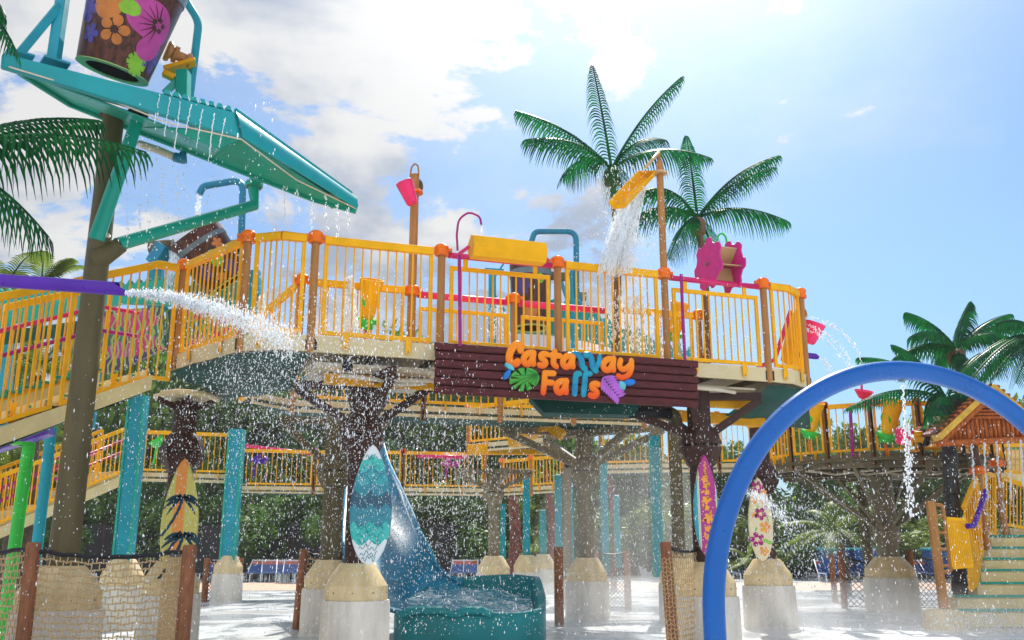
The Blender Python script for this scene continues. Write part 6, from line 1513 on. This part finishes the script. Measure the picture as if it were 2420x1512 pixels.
drops('water_drops',gauss(780,1120,260,170,11,13.2,850,1500),int(5200*DN),'fine drops drifting in front of the near pedestal and teal surfboard',2,szs=(.0025,.008))
drops('water_drops',pixbox(210,1000,930,1500,10,13),int(3600*DN),'scattered falling drops across the lower left and middle',3,szs=(.0025,.008))
drops('water_drops',pixbox(900,1700,960,1500,13,20),int(7500*DN),'curtain of drops falling behind the sign over the slide and pedestals',4,szs=(.003,.009))
drops('water_drops',gauss(1060,1150,70,150,15,18,980,1480),int(2600*DN),'thick shower of drops right of the teal surfboard',5,szs=(.004,.013))
drops('water_drops',gauss(1520,1130,110,130,14,20,960,1480),int(3200*DN),'drops showering in front of the broad teal column',6,szs=(.003,.009))
drops('water_drops',pixbox(1650,2400,1000,1500,12,19),int(3000*DN),'drops falling across the arch and round tower',7,szs=(.003,.009))
drops('water_drops',gauss(1900,1260,90,90,12,16,1100,1480),int(3200*DN),'burst of drops where the arch jet lands right of the cream surfboard',8,szs=(.003,.010))
drops('water_drops',gauss(1480,560,60,110,13.6,14.6,380,840),int(2000*DN),'spray around the waterfall of the tilted spout',9,szs=(.004,.012))
drops('water_drops',pixbox(300,650,230,640,10,12.5),int(520*DN),'sparse drops falling from the canopy against the sky',10,szs=(.005,.012))
drops('water_drops',gauss(2330,1470,70,22,17.5,19,1380,1520),int(1600*DN),'splash at the foot of the entry staircase',11,szs=(.004,.012))
drops('water_drops',gauss(1700,800,60,60,14.2,16,650,900),int(900*DN),'splash below the paddle wheel',12)
drops('water_drops',pixbox(0,420,1000,1500,8.5,10.5),int(350*DN),'larger near drops in front of the mast and rope net',13,szs=(.003,.009))
# jets
def jet(P,r0,r1,label,seed,n=12,name='water_jet',rough=.5,nd_=0,sp=.05,szs=(.004,.012),seg=40,tail=.55,leaf=0):
    rr=random.Random(seed); P=[Vector(p) for p in P]
    def C(u):
        # quadratic through 3 pts
        a,b,c=P; b2=b*2-(a+c)*.5; return a*(1-u)**2+b2*2*u*(1-u)+c*u*u
    t=thing(name,label,'water',P[0],None); t['kind']='stuff'
    m=MB(); vs=[]
    for i in range(seg+1):
        u=i/seg*tail; c=C(u); tv=(C(min(1,u+.01))-C(max(0,u-.01))).normalized(); x=tv.cross(Vector((0,0,1))); x=x.normalized() if x.length>.1 else Vector((1,0,0)); y=x.cross(tv)
        r_=r0+(r1-r0)*u
        if leaf: r_=.006+r0*math.sin(PI*min(1,u*1.0)**.8)
        for k in range(n):
            a=2*PI*k/n; q=r_*(1+rough*rr.uniform(-.7,.7)*min(1,u*6)); vs.append(c+x*math.cos(a)*q*(.5 if leaf else 1)+y*math.sin(a)*q*(leaf if leaf else 1)*.9)
    m.add(vs,[(i*n+k,i*n+(k+1)%n,(i+1)*n+(k+1)%n,(i+1)*n+k) for i in range(seg) for k in range(n)],True); m.build('core',M['clear' if leaf else 'sheet'],t)
    if nd_:
        def g(r2):
            u=r2.random()**.8; c=C(u); s_=r1*.5*u+sp*u+.01; return c+Vector((r2.gauss(0,s_),r2.gauss(0,s_),r2.gauss(0,s_*1.0))),.6+r2.random()
        d=drops('jet_drops',g,nd_,'',seed+50,szs=szs)
        for kx in ('label','category','kind'):
            if kx in d: del d[kx]
        d.parent=t; d.location=d.location-Vector(t.location)
    return t
jet([W(300,692,7.35),W(500,728,8.6),W(690,815,9.9)],.022,.06,'white foaming jet shot from the purple cannon toward the walkway corner',31,n=16,rough=.6,nd_=8500,sp=.045,szs=(.0018,.0070),seg=90,tail=.42)
def sheet_fall(top,bot,label,mt='sheet',n=14,k=20,name='waterfall',bulge=.12):
    """top and bot: (left,right) points"""
    m=MB(); vs=[]
    for i in range(k+1):
        u=i/k; l=top[0].lerp(bot[0],u**1.0)+Vector((0,0,bulge*4*u*(1-u))); r_=top[1].lerp(bot[1],u)+Vector((0,0,bulge*4*u*(1-u)))
        for j_ in range(n+1): 
            w_=j_/n; p=l.lerp(r_,w_); vs.append(p+Vector((0,.10*math.sin(w_*9+u*3)*(.3+u)+.05*math.sin(w_*23+u*7),0)))
    m.add(vs,[(i*(n+1)+j_,i*(n+1)+j_+1,(i+1)*(n+1)+j_+1,(i+1)*(n+1)+j_) for i in range(k) for j_ in range(n)],True)
    return tag(m.build(name,M[mt],loc=top[0],recalc=False),label,'water',None,'stuff')
sheet_fall((W(1462,478,14.1),W(1528,440,14.3)),(W(1410,650,13.7),W(1492,650,13.9)),'waterfall pouring from the tilted yellow spout')
sheet_fall((W(1470,476,14.2),W(1524,445,14.4)),(W(1418,640,13.9),W(1485,640,14.1)),'second inner sheet of the waterfall under the tilted spout')
sheet_fall((W(398,590,18.0),W(418,600,18.0)),(W(386,700,17.6),W(424,690,17.6)),'water sheet spilling from the dark bucket')
def stream(u0,v0,u1,v1,Y,r_,label,seed,sw=3,n=26):
    rr=random.Random(seed); m=MB(); pts=[]
    for i in range(n+1):
        q=i/n; pts.append(W(u0+(u1-u0)*q+rr.uniform(-sw,sw)*.5,v0+(v1-v0)*q,Y))
    m.tube(pts,[r_*(.5+rr.random()) for _ in pts],6); t=tag(m.build('water_stream',M['sheet' if r_>.015 else 'water'],loc=pts[0]),label,'water','thin streams of falling water'); t['kind']='stuff'; return t
for i,(u,v0) in enumerate(((378,222),(402,230),(426,240),(452,247),(478,258),(506,268),(532,278))):
    stream(u,v0,u-14,v0+70+(i%3)*22,10.6+.05*i,.006,'%s thin stream dribbling off the canopy front beam'%['first','second','third','fourth','fifth','sixth','seventh'][i],100+i)
def dotline(u0,v0,u1,v1,Y,n,label,seed,k=.9,sw=2.5):
    def g(rr):
        q=rr.random(); return W(u0+(u1-u0)*q+rr.gauss(0,sw),v0+(v1-v0)*q,Y),1
    return drops('falling_drops',g,n,label,seed,szs=(.006,.012))
for i,(u,v0,v1) in enumerate(((672,440,520),(702,448,530),(735,455,560),(768,462,545),(796,470,560),(820,478,540),(330,340,560),(352,350,600),(385,380,520),(420,400,560),(300,420,600))):
    dotline(u,v0,u+2,v1,12.0 if u>600 else 10.8,34,'broken line of drops below the canopy, %s'%(['under its right tip, first','under its right tip, second','under its right tip, third','under its right tip, fourth','under its right tip, fifth','under its very tip','left of the flanged strut','right of the flanged strut','under the drain valve','right of the drain valve','beside the mast'][i]),200+i)
stream(471,460,466,505,18.5,.05,'water falling from the blue overhead pipe into the dark bucket',140); stream(1137,532,1139,560,13.5,.016,'dribble from the hooked plum pipe into the yellow trough',141); stream(1259,572,1258,590,25.9,.06,'dribble from the teal square-bent pipe',142)
stream(967,420,965,438,14.95,.02,'dribble into the small pink bucket on the tall post',143)
stream(2134,905,2144,1115,8.0,.005,'jet falling from the top of the blue arch',144,sw=8,n=60); stream(2131,905,2140,1040,8.03,.004,'second strand of the jet falling from the top of the arch',145,sw=9,n=50)
dotline(2143,1000,2152,1220,8.0,200,'drops of the jet falling from the top of the arch',146,sw=7)
jet([W(1757,1162,8.3),W(1815,1188,8.8),W(1868,1242,9.3)],.03,.03,'clear flat jet spraying sideways from the arch leg in front of the cream surfboard',33,rough=.12,nd_=500,sp=.03,szs=(.002,.006),tail=.98,leaf=2.6)
for i,(x,y0,y1) in enumerate(((1120,390,560),(1190,385,600),(1262,380,560),(1330,378,640),(1400,370,560))):
    a=R5(x,y0); b=R5(x+20,y1+80); stream(a[0],a[1],b[0],b[1],19.2,.018,'%s stream falling from the bamboo roof edge'%['first','second','third','fourth','fifth'][i],150+i,sw=4,n=40)
    dotline(b[0],b[1]-40,b[0]+12,b[1]+170,19.1,120,'drops below the %s stream of the bamboo roof edge'%['first','second','third','fourth','fifth'][i],160+i,sw=6)
# arcs of drops from the right corner
def arcline(P,n,label,seed,sw=.02):
    a,b,c=[Vector(p) for p in P]; b2=b*2-(a+c)*.5
    def g(rr):
        u=rr.random(); return a*(1-u)**2+b2*2*u*(1-u)+c*u*u+Vector((rr.gauss(0,sw),0,rr.gauss(0,sw))),.9
    return drops('water_arc',g,n,label,seed,szs=(.006,.016))
arcline([W(1885,746,16),W(1985,782,16),W(2038,868,16)],150,'upper arc of drops flying right from the walkway corner',170)
arcline([W(1885,758,16),W(1965,800,16),W(2018,870,16)],150,'middle arc of drops flying right from the walkway corner',171)
arcline([W(1885,776,16),W(1945,800,16),W(2008,870,16)],110,'lower arc of drops flying right from the walkway corner',172)
arcline([W(1935,846,16.4),W(1955,862,16.4),W(1966,895,16.4)],90,'short arc of drops from the purple nozzle',173)
for i,u in enumerate((1068,1082,1095,1106)):
    arcline([W(u-10,1082,30),W(u+10,1120,29.5),W(u+20,1200,29)],60,'thin arc of water over the far railing right of the slide, %s'%['first','second','third','fourth'][i],180+i,sw=.03)
# splashes inside railings
def geyser(u,v0,v1,Y,label,seed,n=420,w_=9):
    def g(rr):
        q=rr.random()**1.3; return W(u+rr.gauss(0,w_*(.35+.9*q)),v0+(v1-v0)*q,Y+rr.gauss(0,.08)),1
    return drops('water_plume',g,n,label,seed,szs=(.005,.018))
geyser(828,655,800,13.6,'white water plume behind the long railing left of the orange spray cup',190,900); geyser(617,700,830,13.2,'white water plume behind the humped railing',191,700)
geyser(1172,705,800,19,'white plume behind the square-framed railing above the sign',192,500,16); geyser(1500,700,840,15.4,'foam where the waterfall lands on the walkway',193,1600,50)
# mist: low banks of very fine spray
def mist(c,d,dens,label):
    m=MB(); m.box(c,d); mt=bpy.data.materials.new('mist_vapour'); mt.use_nodes=True; tt=mt.node_tree; tt.nodes.remove(tt.nodes['Principled BSDF'])
    v=tt.nodes.new('ShaderNodeVolumePrincipled'); v.inputs['Color'].default_value=(1,1,1,1); v.inputs['Density'].default_value=dens; v.inputs['Anisotropy'].default_value=.35
    tt.links.new(v.outputs[0],tt.nodes['Material Output'].inputs['Volume']); o=m.build('haze',mt,loc=c); tag(o,label,'haze',None,'stuff'); return o
mist((0,32,5.4),(130,80,12.8),HAZE,'thin spray haze filling the air of the splash pad')

def mist_bank(c,rad,dens,label):
    m=MB(); n=20; vs=[];fs=[]
    for i in range(n+1):
        for k in range(2*n):
            a=PI*i/n; b=PI*k/n; vs.append(Vector(c)+Vector((math.sin(a)*math.cos(b)*rad[0],math.sin(a)*math.sin(b)*rad[1],max(-c[2]+.02,math.cos(a)*rad[2]))))
    for i in range(n):
        for k in range(2*n): fs.append((i*2*n+k,(i+1)*2*n+k,(i+1)*2*n+(k+1)%(2*n),i*2*n+(k+1)%(2*n)))
    m.add(vs,fs,True); mt=bpy.data.materials.new('mist_bank_vapour'); mt.use_nodes=True; tt=mt.node_tree; tt.nodes.remove(tt.nodes['Principled BSDF'])
    v=tt.nodes.new('ShaderNodeVolumePrincipled'); v.inputs['Color'].default_value=(1,1,1,1); v.inputs['Density'].default_value=dens; v.inputs['Anisotropy'].default_value=.3
    tt.links.new(v.outputs[0],tt.nodes['Material Output'].inputs['Volume']); return tag(m.build('mist',mt,loc=c),label,'mist',None,'stuff')
mist_bank((2.6,21.5,1.4),(2.2,2.2,2.6),.055,'bank of white mist around the middle olive column')
mist_bank((3.5,23.0,.0),(4.5,6.5,.9),.07,'low white mist drifting over the ground right of the slide basin')
mist_bank((9.0,21.0,.0),(5.5,6.5,.85),.07,'low white mist over the ground around the cream surfboard pedestal and the stairs')
